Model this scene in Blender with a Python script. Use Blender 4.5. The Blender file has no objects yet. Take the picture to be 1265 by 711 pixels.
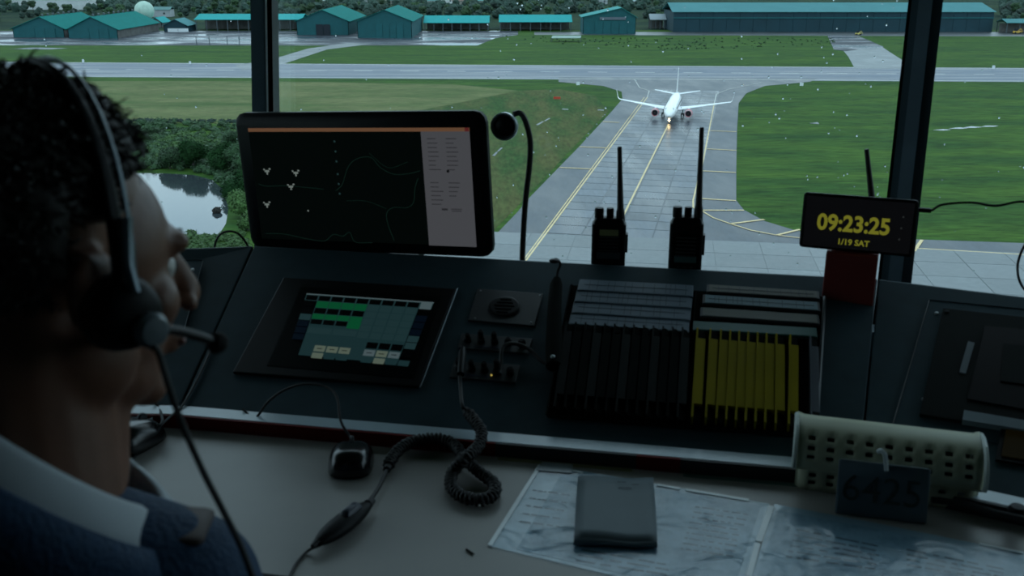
import bpy, bmesh, math, random
from mathutils import Vector, Matrix, noise
random.seed(7)
R = math.radians
SC = bpy.context.scene
COL = SC.collection
# ------------------------------------------------------------------ camera, world, exposure
CAM_Z = 1.45
PITCH = R(18.04)
F = 1230.0
GZ = -42.55                     # airfield level below the tower cab floor
cam = bpy.data.cameras.new('camera')
cam.sensor_width = 36.0
cam.lens = 36.0 * F / 1265.0
cam.clip_start = 0.02
cam.clip_end = 8000
cam.dof.use_dof = True
cam.dof.focus_distance = 5.0
cam.dof.aperture_fstop = 9.0
camo = bpy.data.objects.new('camera', cam)
COL.objects.link(camo)
camo.location = (0, 0, CAM_Z)
camo.rotation_euler = (R(90) - PITCH, 0, 0)
SC.camera = camo
SC.view_settings.view_transform = 'Standard'
SC.view_settings.look = 'None'
SC.view_settings.gamma = 1
SC.view_settings.exposure = 1.05

w = bpy.data.worlds.new('overcast_sky')
SC.world = w
w.use_nodes = True
nt = w.node_tree
nt.nodes.clear()
o_ = nt.nodes.new('ShaderNodeOutputWorld')
bg = nt.nodes.new('ShaderNodeBackground')
tc = nt.nodes.new('ShaderNodeTexCoord')
nz = nt.nodes.new('ShaderNodeTexNoise')
nz.inputs['Scale'].default_value = 2.2
nz.inputs['Detail'].default_value = 4
mp = nt.nodes.new('ShaderNodeMapping')
mp.inputs['Scale'].default_value = (1, 1, 3.0)
cr = nt.nodes.new('ShaderNodeValToRGB')
cr.color_ramp.elements[0].position = 0.3
cr.color_ramp.elements[0].color = (0.50, 0.66, 0.78, 1)
cr.color_ramp.elements[1].position = 0.75
cr.color_ramp.elements[1].color = (0.80, 0.92, 1.0, 1)
nt.links.new(tc.outputs['Generated'], mp.inputs['Vector'])
nt.links.new(mp.outputs[0], nz.inputs['Vector'])
nt.links.new(nz.outputs[0], cr.inputs[0])
nt.links.new(cr.outputs[0], bg.inputs['Color'])
bg.inputs['Strength'].default_value = 1.0
nt.links.new(bg.outputs[0], o_.inputs[0])

# ------------------------------------------------------------------ picture rays -> places in the world
CP, SP = math.cos(PITCH), math.sin(PITCH)
def ray(x, y):
    a, b = x - 632.5, y - 355.5
    return Vector((a / F, CP - b / F * SP, -(SP + b / F * CP)))
CO = Vector((0, 0, CAM_Z))
def at_z(x, y, z):
    d = ray(x, y)
    return CO + d * ((z - CAM_Z) / d.z)
def at_y(x, y, Y):
    d = ray(x, y)
    return CO + d * (Y / d.y)
def at_d(x, y, dep):
    return CO + ray(x, y) * dep
def at_plane(x, y, p, n):
    d = ray(x, y)
    return CO + d * ((p - CO).dot(n) / d.dot(n))
def gnd(x, y, z=0.0):
    return at_z(x, y, GZ + z)

# ------------------------------------------------------------------ materials
MATS = {}
def mat(name, col, rough=0.6, metal=0.0, var=0.12, scale=12.0, bump=0.0, coat=0.0, rnd=0.0, emit=None, es=1.0, spec=0.5, alpha=1.0, stretch=(1, 1, 1)):
    if name in MATS:
        return MATS[name]
    m = bpy.data.materials.new(name)
    m.use_nodes = True
    n, l = m.node_tree.nodes, m.node_tree.links
    b = n['Principled BSDF']
    b.inputs['Roughness'].default_value = rough
    b.inputs['Metallic'].default_value = metal
    b.inputs['Specular IOR Level'].default_value = spec
    b.inputs['Coat Weight'].default_value = coat
    b.inputs['Alpha'].default_value = alpha
    t = n.new('ShaderNodeTexCoord')
    mpn = n.new('ShaderNodeMapping')
    mpn.inputs['Scale'].default_value = stretch
    l.new(t.outputs['Object'], mpn.inputs[0])
    x = n.new('ShaderNodeTexNoise')
    x.inputs['Scale'].default_value = scale
    x.inputs['Detail'].default_value = 5
    l.new(mpn.outputs[0], x.inputs['Vector'])
    r = n.new('ShaderNodeValToRGB')
    r.color_ramp.elements[0].position = 0.3
    r.color_ramp.elements[1].position = 0.7
    r.color_ramp.elements[0].color = tuple(c * (1 - var) for c in col) + (1,)
    r.color_ramp.elements[1].color = tuple(min(1, c * (1 + var)) for c in col) + (1,)
    l.new(x.outputs[0], r.inputs[0])
    src = r.outputs[0]
    if rnd:
        oi = n.new('ShaderNodeObjectInfo')
        mr = n.new('ShaderNodeMapRange')
        mr.inputs['To Min'].default_value = 1 - rnd
        mr.inputs['To Max'].default_value = 1 + rnd
        l.new(oi.outputs['Random'], mr.inputs[0])
        vm = n.new('ShaderNodeVectorMath')
        vm.operation = 'SCALE'
        l.new(src, vm.inputs[0])
        l.new(mr.outputs[0], vm.inputs['Scale'])
        src = vm.outputs[0]
    l.new(src, b.inputs['Base Color'])
    if bump:
        bp = n.new('ShaderNodeBump')
        bp.inputs['Strength'].default_value = bump
        bp.inputs['Distance'].default_value = 0.01
        l.new(x.outputs[0], bp.inputs['Height'])
        l.new(bp.outputs[0], b.inputs['Normal'])
    if emit:
        b.inputs['Emission Color'].default_value = tuple(emit) + (1,)
        b.inputs['Emission Strength'].default_value = es
    MATS[name] = m
    return m

def two_tone(name, c1, c2, scale, r1, r2, lo=0.4, hi=0.6, stretch=(1, 1, 1), rnd=0.0, detail=6, fine=0.0, spec=0.5):
    """two colours and two roughnesses in patches (wet and dry ground, grass of two kinds); world position drives the pattern"""
    m = bpy.data.materials.new(name)
    m.use_nodes = True
    n, l = m.node_tree.nodes, m.node_tree.links
    b = n['Principled BSDF']
    b.inputs['Specular IOR Level'].default_value = spec
    g = n.new('ShaderNodeNewGeometry')
    mpn = n.new('ShaderNodeMapping')
    mpn.inputs['Scale'].default_value = stretch
    mpn.inputs['Rotation'].default_value = (0, 0, R(12.6))
    l.new(g.outputs['Position'], mpn.inputs[0])
    x = n.new('ShaderNodeTexNoise')
    x.inputs['Scale'].default_value = scale
    x.inputs['Detail'].default_value = detail
    x.inputs['Roughness'].default_value = 0.6
    l.new(mpn.outputs[0], x.inputs['Vector'])
    mr = n.new('ShaderNodeMapRange')
    mr.inputs['From Min'].default_value = lo
    mr.inputs['From Max'].default_value = hi
    l.new(x.outputs[0], mr.inputs[0])
    mix = n.new('ShaderNodeMix')
    mix.data_type = 'RGBA'
    mix.inputs['A'].default_value = tuple(c1) + (1,)
    mix.inputs['B'].default_value = tuple(c2) + (1,)
    l.new(mr.outputs[0], mix.inputs['Factor'])
    src = mix.outputs['Result']
    if fine:
        y = n.new('ShaderNodeTexNoise')
        y.inputs['Scale'].default_value = scale * 9
        y.inputs['Detail'].default_value = 8
        y.inputs['Roughness'].default_value = 0.7
        l.new(mpn.outputs[0], y.inputs['Vector'])
        k = n.new('ShaderNodeMapRange')
        k.inputs['From Min'].default_value = 0.3
        k.inputs['From Max'].default_value = 0.7
        k.inputs['To Min'].default_value = 1 - fine
        k.inputs['To Max'].default_value = 1 + fine
        l.new(y.outputs[0], k.inputs[0])
        vm = n.new('ShaderNodeVectorMath')
        vm.operation = 'SCALE'
        l.new(src, vm.inputs[0])
        l.new(k.outputs[0], vm.inputs['Scale'])
        src = vm.outputs[0]
    if rnd:
        oi = n.new('ShaderNodeObjectInfo')
        mk = n.new('ShaderNodeMapRange')
        mk.inputs['To Min'].default_value = 1 - rnd
        mk.inputs['To Max'].default_value = 1 + rnd
        l.new(oi.outputs['Random'], mk.inputs[0])
        vm = n.new('ShaderNodeVectorMath')
        vm.operation = 'SCALE'
        l.new(src, vm.inputs[0])
        l.new(mk.outputs[0], vm.inputs['Scale'])
        src = vm.outputs[0]
    l.new(src, b.inputs['Base Color'])
    rr = n.new('ShaderNodeMapRange')
    rr.inputs['To Min'].default_value = r1
    rr.inputs['To Max'].default_value = r2
    l.new(mr.outputs[0], rr.inputs[0])
    l.new(rr.outputs[0], b.inputs['Roughness'])
    MATS[name] = m
    return m

GLOW = 0.30                     # how bright the room's screens are set
def glow(name, col, s=1.0):
    m = mat(name, tuple(c * 0.2 for c in col), 0.6, var=0.02, emit=col, es=s * GLOW, spec=.06)
    return m

def glass_mat(name, tint, gloss=0.05):
    m = bpy.data.materials.new(name)
    m.use_nodes = True
    n, l = m.node_tree.nodes, m.node_tree.links
    n.clear()
    out = n.new('ShaderNodeOutputMaterial')
    tr = n.new('ShaderNodeBsdfTransparent')
    tr.inputs[0].default_value = tuple(tint) + (1,)
    gl = n.new('ShaderNodeBsdfGlossy')
    gl.inputs['Roughness'].default_value = 0.02
    mx = n.new('ShaderNodeMixShader')
    mx.inputs[0].default_value = gloss
    l.new(tr.outputs[0], mx.inputs[1])
    l.new(gl.outputs[0], mx.inputs[2])
    l.new(mx.outputs[0], out.inputs[0])
    MATS[name] = m
    return m

# ------------------------------------------------------------------ mesh builder
class MB:
    def __init__(s):
        s.v = []
        s.f = []
    def add(s, vs, fs):
        k = len(s.v)
        s.v += [tuple(v) for v in vs]
        s.f += [tuple(i + k for i in f) for f in fs]
        return s
    def box(s, c, size, M=None, taper=1.0, bev=0.0):
        """box of size about c; M rotates it; taper scales the top; bev chamfers the vertical edges"""
        hx, hy, hz = size[0] / 2, size[1] / 2, size[2] / 2
        M = M or Matrix.Identity(3)
        c = Vector(c)
        def ringpts(z, t, inset=0.0):
            b = min(bev, hx * .9, hy * .9)
            x, y = hx * t - inset, hy * t - inset
            if b <= 0:
                return [(-x, -y, z), (x, -y, z), (x, y, z), (-x, y, z)]
            q = []
            for sx, sy, a0 in ((1, -1, -90), (1, 1, 0), (-1, 1, 90), (-1, -1, 180)):
                for k in range(4):
                    a = R(a0 + 30 * k)
                    q.append((sx * (x - b) + b * math.cos(a), sy * (y - b) + b * math.sin(a), z))
            return q
        lays = [ringpts(-hz, 1), ringpts(hz, taper)]
        if bev > 0:
            e = min(bev * 0.5, hz * 0.5)
            lays = [ringpts(-hz, 1, e), ringpts(-hz + e, 1), ringpts(hz - e, taper), ringpts(hz, taper, e)]
        n = len(lays[0])
        vs = [c + M @ Vector(p) for L in lays for p in L]
        fs = [tuple(reversed(range(n))), tuple(range((len(lays) - 1) * n, len(lays) * n))]
        for k in range(len(lays) - 1):
            for i in range(n):
                j = (i + 1) % n
                fs.append((k * n + i, k * n + j, (k + 1) * n + j, (k + 1) * n + i))
        return s.add(vs, fs)
    def tube(s, pts, r, n=8, cap=True, flat=None):
        pts = [Vector(p) for p in pts]
        if not isinstance(r, (list, tuple)):
            r = [r] * len(pts)
        k0 = len(s.v)
        up = None
        for i, p in enumerate(pts):
            a = pts[max(i - 1, 0)]
            b = pts[min(i + 1, len(pts) - 1)]
            t = (b - a)
            t = t.normalized() if t.length > 1e-9 else Vector((0, 0, 1))
            if up is None:
                up = Vector((0, 0, 1)) if abs(t.z) < .9 else Vector((1, 0, 0))
            u = (up - t * up.dot(t))
            u = u.normalized() if u.length > 1e-6 else t.orthogonal().normalized()
            up = u
            q = t.cross(u)
            for k in range(n):
                an = 2 * math.pi * k / n
                w1, w2 = r[i], r[i] * (flat or 1)
                s.v.append(tuple(p + u * math.cos(an) * w2 + q * math.sin(an) * w1))
        for i in range(len(pts) - 1):
            for k in range(n):
                j = (k + 1) % n
                s.f.append((k0 + i * n + k, k0 + i * n + j, k0 + (i + 1) * n + j, k0 + (i + 1) * n + k))
        if cap:
            s.f.append(tuple(k0 + k for k in reversed(range(n))))
            s.f.append(tuple(k0 + (len(pts) - 1) * n + k for k in range(n)))
        return s
    def lathe(s, prof, c=(0, 0, 0), M=None, n=24, cap=True):
        """profile [(r, z)] turned about local z"""
        M = M or Matrix.Identity(3)
        c = Vector(c)
        k0 = len(s.v)
        for (r, z) in prof:
            for k in range(n):
                a = 2 * math.pi * k / n
                s.v.append(tuple(c + M @ Vector((max(r, 1e-5) * math.cos(a), max(r, 1e-5) * math.sin(a), z))))
        for i in range(len(prof) - 1):
            for k in range(n):
                j = (k + 1) % n
                s.f.append((k0 + i * n + k, k0 + i * n + j, k0 + (i + 1) * n + j, k0 + (i + 1) * n + k))
        if cap:
            s.f.append(tuple(k0 + k for k in reversed(range(n))))
            s.f.append(tuple(k0 + (len(prof) - 1) * n + k for k in range(n)))
        return s
    def ell(s, c, r, M=None, nu=16, nv=10, jit=0.0, seed=0):
        M = M or Matrix.Identity(3)
        c = Vector(c)
        r = (r, r, r) if not isinstance(r, (tuple, list)) else r
        k0 = len(s.v)
        pts = []
        for i in range(nv + 1):
            th = math.pi * i / nv
            for k in range(nu):
                ph = 2 * math.pi * k / nu
                d = Vector((math.sin(th) * math.cos(ph), math.sin(th) * math.sin(ph), math.cos(th)))
                m = 1 + (jit * noise.noise(d * 2.3 + Vector((seed, seed * .7, 0))) if jit else 0)
                pts.append(c + M @ Vector((d.x * r[0] * m, d.y * r[1] * m, d.z * r[2] * m)))
        fs = []
        for i in range(nv):
            for k in range(nu):
                j = (k + 1) % nu
                a, b, cc, dd = i * nu + k, i * nu + j, (i + 1) * nu + j, (i + 1) * nu + k
                if i == 0:
                    fs.append((a, dd, cc))
                elif i == nv - 1:
                    fs.append((a, dd, b))
                else:
                    fs.append((a, dd, cc, b))
        return s.add(pts, fs)
    def limb(s, p0, p1, r0, r1, n=14):
        s.tube([p0, p1], [r0, r1], n)
        s.ell(p0, r0, nu=n, nv=8)
        s.ell(p1, r1, nu=n, nv=8)
        return s
    def slab(s, poly, thick, n=None):
        """polygon of 3D points (counter clockwise seen from n) given thickness below the outline"""
        poly = [Vector(p) for p in poly]
        if n is None:
            n = Vector((0, 0, 1))
        k = len(poly)
        low = [p - n * thick for p in poly]
        fs = [tuple(range(k)), tuple(reversed(range(k, 2 * k)))]
        for i in range(k):
            j = (i + 1) % k
            fs.append((i, i + k, j + k, j))
        return s.add(poly + low, fs)
    def quad(s, a, b, c, d):
        return s.add([a, b, c, d], [(0, 1, 2, 3)])
    def build(s, name, m, parent=None, smooth=False, loc=None, bevel=0.0, uv=False):
        me = bpy.data.meshes.new(name)
        me.from_pydata(s.v, [], s.f)
        me.validate()
        bm = bmesh.new()
        bm.from_mesh(me)
        if len(bm.faces) < 60000:
            bmesh.ops.recalc_face_normals(bm, faces=bm.faces)
        bm.to_mesh(me)
        bm.free()
        if smooth:
            me.shade_smooth()
            if smooth != 'all':
                try:
                    me.set_sharp_from_angle(angle=R(42))
                except Exception:
                    pass
        return link(name, me, m, parent, loc, bevel)

def link(name, me, m, parent=None, loc=None, bevel=0.0):
    me.materials.clear()
    me.materials.append(m)
    o = bpy.data.objects.new(name, me)
    COL.objects.link(o)
    if loc is not None:
        o.location = loc
    if parent is not None:
        o.parent = parent
        if parent.type == 'EMPTY' and loc is None:
            o.location = -parent['_b'] if False else (0, 0, 0)
    if bevel:
        b = o.modifiers.new('bevel', 'BEVEL')
        b.width = bevel
        b.segments = 2
        b.limit_method = 'ANGLE'
    return o

ORI = {}
def thing(name, label, cat, base, group=None):
    """an Empty at the thing's base; its parts are built in world coordinates and re-seated by seat()"""
    e = bpy.data.objects.new(name, None)
    COL.objects.link(e)
    e.empty_display_size = 0.1
    e.location = base
    tag(e, label, cat, group)
    ORI[e.name] = Vector(base)
    return e
def tag(o, label=None, cat=None, group=None, kind=None):
    if label: o['label'] = label
    if cat: o['category'] = cat
    if group: o['group'] = group
    if kind: o['kind'] = kind
    return o
def part(name, mb, m, t, label=None, smooth=False, bevel=0.0):
    """a part given in world coordinates, made a child of thing t (or of a part of a thing)"""
    root = t
    while root.parent is not None:
        root = root.parent
    b = ORI.get(root.name, Vector((0, 0, 0)))
    mb.v = [tuple(Vector(v) - b) for v in mb.v]
    o = mb.build(name, m, t, smooth=smooth, bevel=bevel)
    if label: o['label'] = label
    return o
def struct(name, mb, m, parent=None, smooth=False):
    o = mb.build(name, m, parent, smooth=smooth)
    if parent is None:
        o['kind'] = 'structure'
    return o
def copy_thing(t, loc, rotz=0.0, label=None, group=None, scale=None):
    r = t.copy()
    COL.objects.link(r)
    r.location = loc
    r.rotation_euler = (0, 0, rotz)
    if scale: r.scale = scale
    if label: r['label'] = label
    if group: r['group'] = group
    for ch in list(t.children):
        c = ch.copy()
        COL.objects.link(c)
        c.parent = r
        for g in list(ch.children):
            d = g.copy()
            COL.objects.link(d)
            d.parent = c
    return r

def frame(o, x, n):
    """rotation whose columns are x, n cross x, n"""
    x = Vector(x).normalized()
    n = Vector(n).normalized()
    n = (n - x * n.dot(x)).normalized()
    y = n.cross(x)
    return Matrix((x, y, n)).transposed()

def text_mb(body, size, o, M, ext=0.0004, align='CENTER', bold=0.0, sx=1.0):
    cu = bpy.data.curves.new('txt', 'FONT')
    cu.body = body
    cu.size = size
    cu.align_x = align
    cu.align_y = 'CENTER'
    cu.extrude = ext
    cu.offset = bold
    cu.resolution_u = 4
    ob = bpy.data.objects.new('txt', cu)
    COL.objects.link(ob)
    bpy.context.view_layer.update()
    me = bpy.data.meshes.new_from_object(ob.evaluated_get(bpy.context.evaluated_depsgraph_get()))
    mb = MB()
    o = Vector(o)
    mb.add([o + M @ Vector((v.co.x * sx, v.co.y, v.co.z)) for v in me.vertices], [tuple(p.vertices) for p in me.polygons])
    bpy.data.objects.remove(ob)
    bpy.data.curves.remove(cu)
    bpy.data.meshes.remove(me)
    return mb

def spline(pts, k=8):
    """Catmull-Rom through the points"""
    P = [Vector(p) for p in pts]
    P = [P[0] * 2 - P[1]] + P + [P[-1] * 2 - P[-2]]
    out = []
    for i in range(1, len(P) - 2):
        for j in range(k):
            t = j / k
            a, b, c, d = P[i - 1], P[i], P[i + 1], P[i + 2]
            out.append(0.5 * ((2 * b) + (c - a) * t + (2 * a - 5 * b + 4 * c - d) * t * t + (3 * b - a - 3 * c + d) * t ** 3))
    out.append(P[-2])
    return out

# materials in use
M_console = mat('painted_console_metal', (0.028, 0.056, 0.069), 0.7, var=0.08, scale=30, spec=.18)
M_ledge = mat('pale_ledge_laminate', (0.46, 0.56, 0.62), 0.24, var=0.06)
M_desk = mat('warm_grey_laminate', (0.34, 0.325, 0.305), 0.38, var=0.05, scale=8)
M_red = mat('dark_red_edge', (0.13, 0.012, 0.010), 0.6, spec=.1)
M_blk = mat('black_plastic', (0.004, 0.005, 0.006), 0.5, var=0.2, scale=60, spec=.15)
M_blks = mat('black_satin', (0.006, 0.009, 0.008), 0.75, var=0.2, spec=.12)
M_blkmat = mat('black_matte', (0.003, 0.005, 0.004), 0.9, var=0.2, spec=.08)
M_rub = mat('black_rubber', (0.006, 0.006, 0.007), 0.6)
M_dkgrey = mat('dark_grey_plastic', (0.03, 0.035, 0.04), 0.5)
M_alu = mat('grey_aluminium', (0.16, 0.19, 0.21), 0.45, metal=0.3)
M_mul = mat('light_mullion_aluminium', (0.80, 0.88, 0.90), 0.4)
M_alud = mat('dark_blue_aluminium', (0.10, 0.155, 0.19), 0.5)
M_screw = mat('screw_steel', (0.35, 0.38, 0.4), 0.35, metal=0.8)
M_wall = mat('grey_wall_paint', (0.10, 0.11, 0.12), 0.85, var=0.05)
M_ceil = mat('ceiling_tiles', (0.12, 0.13, 0.14), 0.9, var=0.05)
M_floor = mat('dark_carpet', (0.03, 0.034, 0.04), 0.95, var=0.2, scale=80)
M_glass = glass_mat('window_glass', (0.86, 0.93, 0.94), 0.04)
M_drop = mat('rain_water', (0.9, 0.95, 1.0), 0.02, var=0.0)
M_drop.node_tree.nodes['Principled BSDF'].inputs['Transmission Weight'].default_value = 1.0
M_drop.node_tree.nodes['Principled BSDF'].inputs['IOR'].default_value = 1.33
M_white = mat('white_plastic', (0.62, 0.66, 0.68), 0.45)

# ================================================================== AIRFIELD (built on the real ground 44 m below)
M_grass = two_tone('airfield_grass', (0.014, 0.050, 0.010), (0.052, 0.105, 0.016), 0.045, .9, .95, .32, .68, (.5, 1.8, 1), fine=0.55, spec=.1, detail=9)
M_dry = two_tone('dry_grass', (0.125, 0.135, 0.055), (0.060, 0.095, 0.030), 0.03, .9, .95, .4, .7, (1, 2.5, 1), fine=0.3, spec=.1)
M_asph = two_tone('wet_asphalt', (0.012, 0.017, 0.025), (0.042, 0.054, 0.070), 0.075, .26, .42, .36, .60, (2.0, .35, 1), rnd=0.50, fine=0.35)
M_joint = two_tone('dark_asphalt', (0.014, 0.018, 0.026), (0.036, 0.046, 0.060), 0.08, .38, .50, .4, .6, (1.6, .5, 1), fine=0.3)
M_run = two_tone('wet_runway', (0.03, 0.042, 0.065), (0.11, 0.13, 0.17), 0.05, .34, .62, .40, .58, (0.25, 3.0, 1), fine=0.4, spec=.4)
M_conc = two_tone('apron_concrete', (0.07, 0.082, 0.088), (0.145, 0.16, 0.165), 0.10, .36, .6, .35, .65, rnd=0.12, fine=0.15)
M_apron = two_tone('wet_apron', (0.016, 0.020, 0.030), (0.07, 0.08, 0.10), 0.04, .75, .16, .42, .56, (0.5, 1.2, 1), fine=0.3)
M_yel = mat('yellow_marking_paint', (0.62, 0.47, 0.24), 0.6, var=0.2, scale=2)
M_wht = mat('white_marking_paint', (0.50, 0.50, 0.46), 0.6, var=0.25, scale=2)
M_water = mat('pond_water', (0.035, 0.045, 0.05), 0.06, var=0.1, spec=1.0)

def flat(name, pxs, m, z, thick=0.3, kind='structure', parent=None):
    mb = MB().slab([gnd(x, y, z) for x, y in pxs], thick)
    o = mb.build(name, m, parent)
    if parent is None and kind: o['kind'] = kind
    return o
g = MB()
# ground sheet with a gentle hill rising far beyond the airfield, outside the picture
g.slab([(-4000, -600, GZ), (4000, -600, GZ), (4000, 5000, GZ), (-4000, 5000, GZ)], 1.0)
struct('ground_grass', g, M_grass)
hl = MB()
NX, NY = 44, 14
for j in range(NY + 1):
    for i in range(NX + 1):
        x = -4000 + 8000 * i / NX
        y = 2000 + 3000 * j / NY
        h = 260 * (j / NY) ** 1.2 * (0.75 + 0.5 * noise.noise(Vector((x * .0012, y * .0012, 3))))
        hl.v.append((x, y, GZ - 2 + h))
for j in range(NY):
    for i in range(NX):
        a = j * (NX + 1) + i
        hl.f.append((a, a + 1, a + NX + 2, a + NX + 1))
struct('hills', hl, mat('hill_forest', (0.03, 0.06, 0.055), 0.95, var=0.3, scale=0.02), smooth=True)

flat('dry_grass_verge', [(-300, 100), (-300, 150), (130, 151), (316, 153), (470, 146), (640, 112), (560, 104), (316, 100)], M_dry, 0.03)
# runway, taxiway, aprons
def ext(p, q, t):
    return p + (q - p) * t
rt0, rt1, rb0, rb1 = gnd(100, 77, .05), gnd(1265, 84, .05), gnd(100, 95, .05), gnd(1265, 101, .05)
run = MB().slab([ext(rb0, rb1, -1.6), ext(rb0, rb1, 2.6), ext(rt0, rt1, 2.6), ext(rt0, rt1, -1.6)], 0.3)
struct('runway', run, M_run)
TAX = [(520, 385), (575, 330), (612, 290), (640, 261), (651, 247), (714.5, 182), (757, 136), (769, 122), (768, 113), (745, 106), (690, 101), (690, 95),
       (1010, 97), (1000, 101), (945, 106), (922, 115), (912.5, 127), (910.5, 160), (909.5, 213), (909.5, 247), (919, 259), (945, 273), (985, 285), (1060, 293), (1265, 300), (1600, 312), (1600, 385)]
taxi = flat('taxiway', list(reversed(TAX)), M_joint, 0.07)
VT = ray(922, -45); VT.z = 0; VT.normalize()          # the way the taxiway runs
VN = Vector((VT.y, -VT.x, 0))
L0 = gnd(795, 125, 0); c0 = gnd(822.8, 160, 0)
PITCH_S = 6.0
slabm = None
cx0 = gnd(769.6, 267, 0)
# concrete slabs of the taxiway between the two edge lines, one object each
lm = MB().slab([(-PITCH_S / 2 + .13, -PITCH_S / 2 + .13, 0), (PITCH_S / 2 - .13, -PITCH_S / 2 + .13, 0), (PITCH_S / 2 - .13, PITCH_S / 2 - .13, 0), (-PITCH_S / 2 + .13, PITCH_S / 2 - .13, 0)], 0.05)
slab0 = lm.build('slab', M_asph, taxi)
ang = math.atan2(VT.y, VT.x) - math.pi / 2
first = True
cnt = 0
for a in range(-2, 33):
    for b in range(-2, 2):
        p = cx0 + VT * (a * PITCH_S) + VN * ((b + .5) * PITCH_S) + VN * 0.6
        s_ = slab0 if first else slab0.copy()
        if not first:
            COL.objects.link(s_)
            s_.parent = taxi
        first = False
        s_.location = (p.x, p.y, GZ + 0.11 + random.uniform(-.006, .006))
        s_.rotation_euler = (0, 0, ang)
        cnt += 1
# apron of large concrete slabs at the foot of the tower
a0, a1 = gnd(560, 285), gnd(1265, 313)
ax = (a1 - a0).normalized()
ay = Vector((ax.y, -ax.x, 0))
if ay.y > 0: ay = -ay
apr = MB().slab([a0 - ax * 5 + ay * 70, a1 + ax * 60 + ay * 70, a1 + ax * 60, a0 - ax * 5], 0.05)
apr.v = [(v[0], v[1], v[2] + 0.10) for v in apr.v]
apo = struct('apron', apr, M_conc)
S = 7.6
lm = MB().slab([(-S / 2 + .06, -S / 2 + .06, 0), (S / 2 - .06, -S / 2 + .06, 0), (S / 2 - .06, S / 2 - .06, 0), (-S / 2 + .06, S / 2 - .06, 0)], 0.05)
sl0 = lm.build('slab', M_conc, apo)
first = True
for i in range(0, 17):
    for j in range(0, 5):
        p = a0 + ax * ((i + .3) * S) + ay * ((j + .5) * S)
        s_ = sl0 if first else sl0.copy()
        if not first:
            COL.objects.link(s_); s_.parent = apo
        first = False
        s_.location = (p.x, p.y, GZ + 0.15 + random.uniform(-.006, .006))
        s_.rotation_euler = (0, 0, math.atan2(ax.y, ax.x))
def stripe(mb, pxs, wd, z=0.16):
    P = [gnd(x, y, z) for x, y in pxs]
    for i in range(len(P) - 1):
        t = (P[i + 1] - P[i]).normalized()
        n = Vector((-t.y, t.x, 0)) * wd / 2
        mb.slab([P[i] - n, P[i + 1] - n, P[i + 1] + n, P[i] + n], 0.03)
def marking(name, lines, wd, m, lab=None):
    mb = MB()
    for l_ in lines: stripe(mb, l_, wd)
    o = mb.build(name, m, taxi)
    return o
marking('centre_line', [[(826, 153), (769.6, 267), (758, 292)]], 0.34, M_yel)
marking('edge_line', [[(799.6, 120), (651, 319.6), (640, 336)]], 0.30, M_yel)
marking('edge_line', [[(796, 120), (647.5, 319.6), (636, 336)]], 0.22, M_yel)
marking('edge_line', [[(784, 98), (790, 108), (802, 112), (799.6, 120)]], 0.25, M_wht)
marking('edge_line', [[(882.5, 127), (869.5, 194), (856.3, 247), (856.5, 256), (867, 260), (881, 268.5), (902.5, 276), (928, 284), (959.5, 290), (1060, 302), (1265, 314)]], 0.30, M_yel)
marking('edge_line', [[(882.5, 127), (885, 116), (900, 110), (940, 102)]], 0.25, M_wht)
for l_ in ([(716, 181), (753, 182.5)], [(691, 206.5), (734, 208.5)], [(872, 183.5), (910, 185.5)], [(867, 210.7), (909, 212.7)], [(864, 244.8), (909, 247.5)],
           [(864, 259.3), (919, 259.3)], [(902.5, 276), (944, 270.7)], [(959.5, 290), (988, 283)], [(1129, 310), (1139, 296)], [(876, 161), (910, 162.5)], [(745, 150), (765, 151)]):
    marking('shoulder_bar', [l_], 0.55, M_yel)
# runway side lines and dashes
rwm = MB()
for t0 in range(-3, 40):
    a = ext(rb0, rb1, t0 / 20 - .3) * .5 + ext(rt0, rt1, t0 / 20 - .3) * .5
    b = ext(rb0, rb1, t0 / 20 - .28) * .5 + ext(rt0, rt1, t0 / 20 - .28) * .5
    n = Vector((0, .45, 0))
    zz = Vector((0, 0, .03))
    rwm.slab([a - n + zz, b - n + zz, b + n + zz, a + n + zz], .03)
ro = rwm.build('runway_dashes', M_wht, bpy.data.objects['runway'])
for s_, (u, v) in enumerate(((rb0, rb1), (rt0, rt1))):
    a, b = ext(u, v, -1.5), ext(u, v, 2.5)
    off = Vector((0, 2.0 if s_ == 0 else -2.0, .03))
    MB().slab([a + off, b + off, b + off + Vector((0, .9, 0)), a + off + Vector((0, .9, 0))], .03).build('side_line', M_wht, bpy.data.objects['runway'])
# paved links and wet aprons beyond the runway
flat('link_taxiway', [(1056, 84.5), (1124, 84.5), (1119, 77), (1085, 55), (1059, 44), (1024, 44), (1036, 55), (1048, 70)], M_conc, .09)
flat('wet_link_patch', [(1030, 61), (1046, 63), (1064, 60), (1080, 60), (1092, 58), (1074, 50), (1058, 43.5), (1022, 43.5)], M_apron, .13)
flat('diagonal_taxiway', [(300, 87), (345, 80.5), (404, 61), (460, 54), (430, 53), (380, 60), (330, 75), (290, 80)], M_conc, .09)
flat('hangar_apron', [(-500, 55.5), (310, 56), (590, 56), (612, 47), (640, 43), (640, 38), (200, 38), (-500, 38)], M_apron, .07)
flat('long_hangar_apron', [(660, 43), (1290, 45), (1290, 39.5), (660, 39.5)], mat('dark_apron', (0.05, 0.055, 0.06), 0.4, var=.3, scale=.05), .07)
for q in ([(1152, 160.5), (1166, 161), (1176, 160), (1164, 159.4)], [(1172, 158.6), (1186, 159), (1198, 158), (1184, 157.2)], [(1190, 157.4), (1204, 157.8), (1214, 156.8), (1200, 155.8)], [(1212, 156.4), (1228, 156.4), (1234, 155.2), (1218, 155)],
          [(1000, 152), (1012, 153), (1010, 150.8)], [(10, 60.5), (60, 61), (84, 59.5), (40, 58.5)]):
    flat('grass_puddle', q, M_apron, .05)
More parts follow.
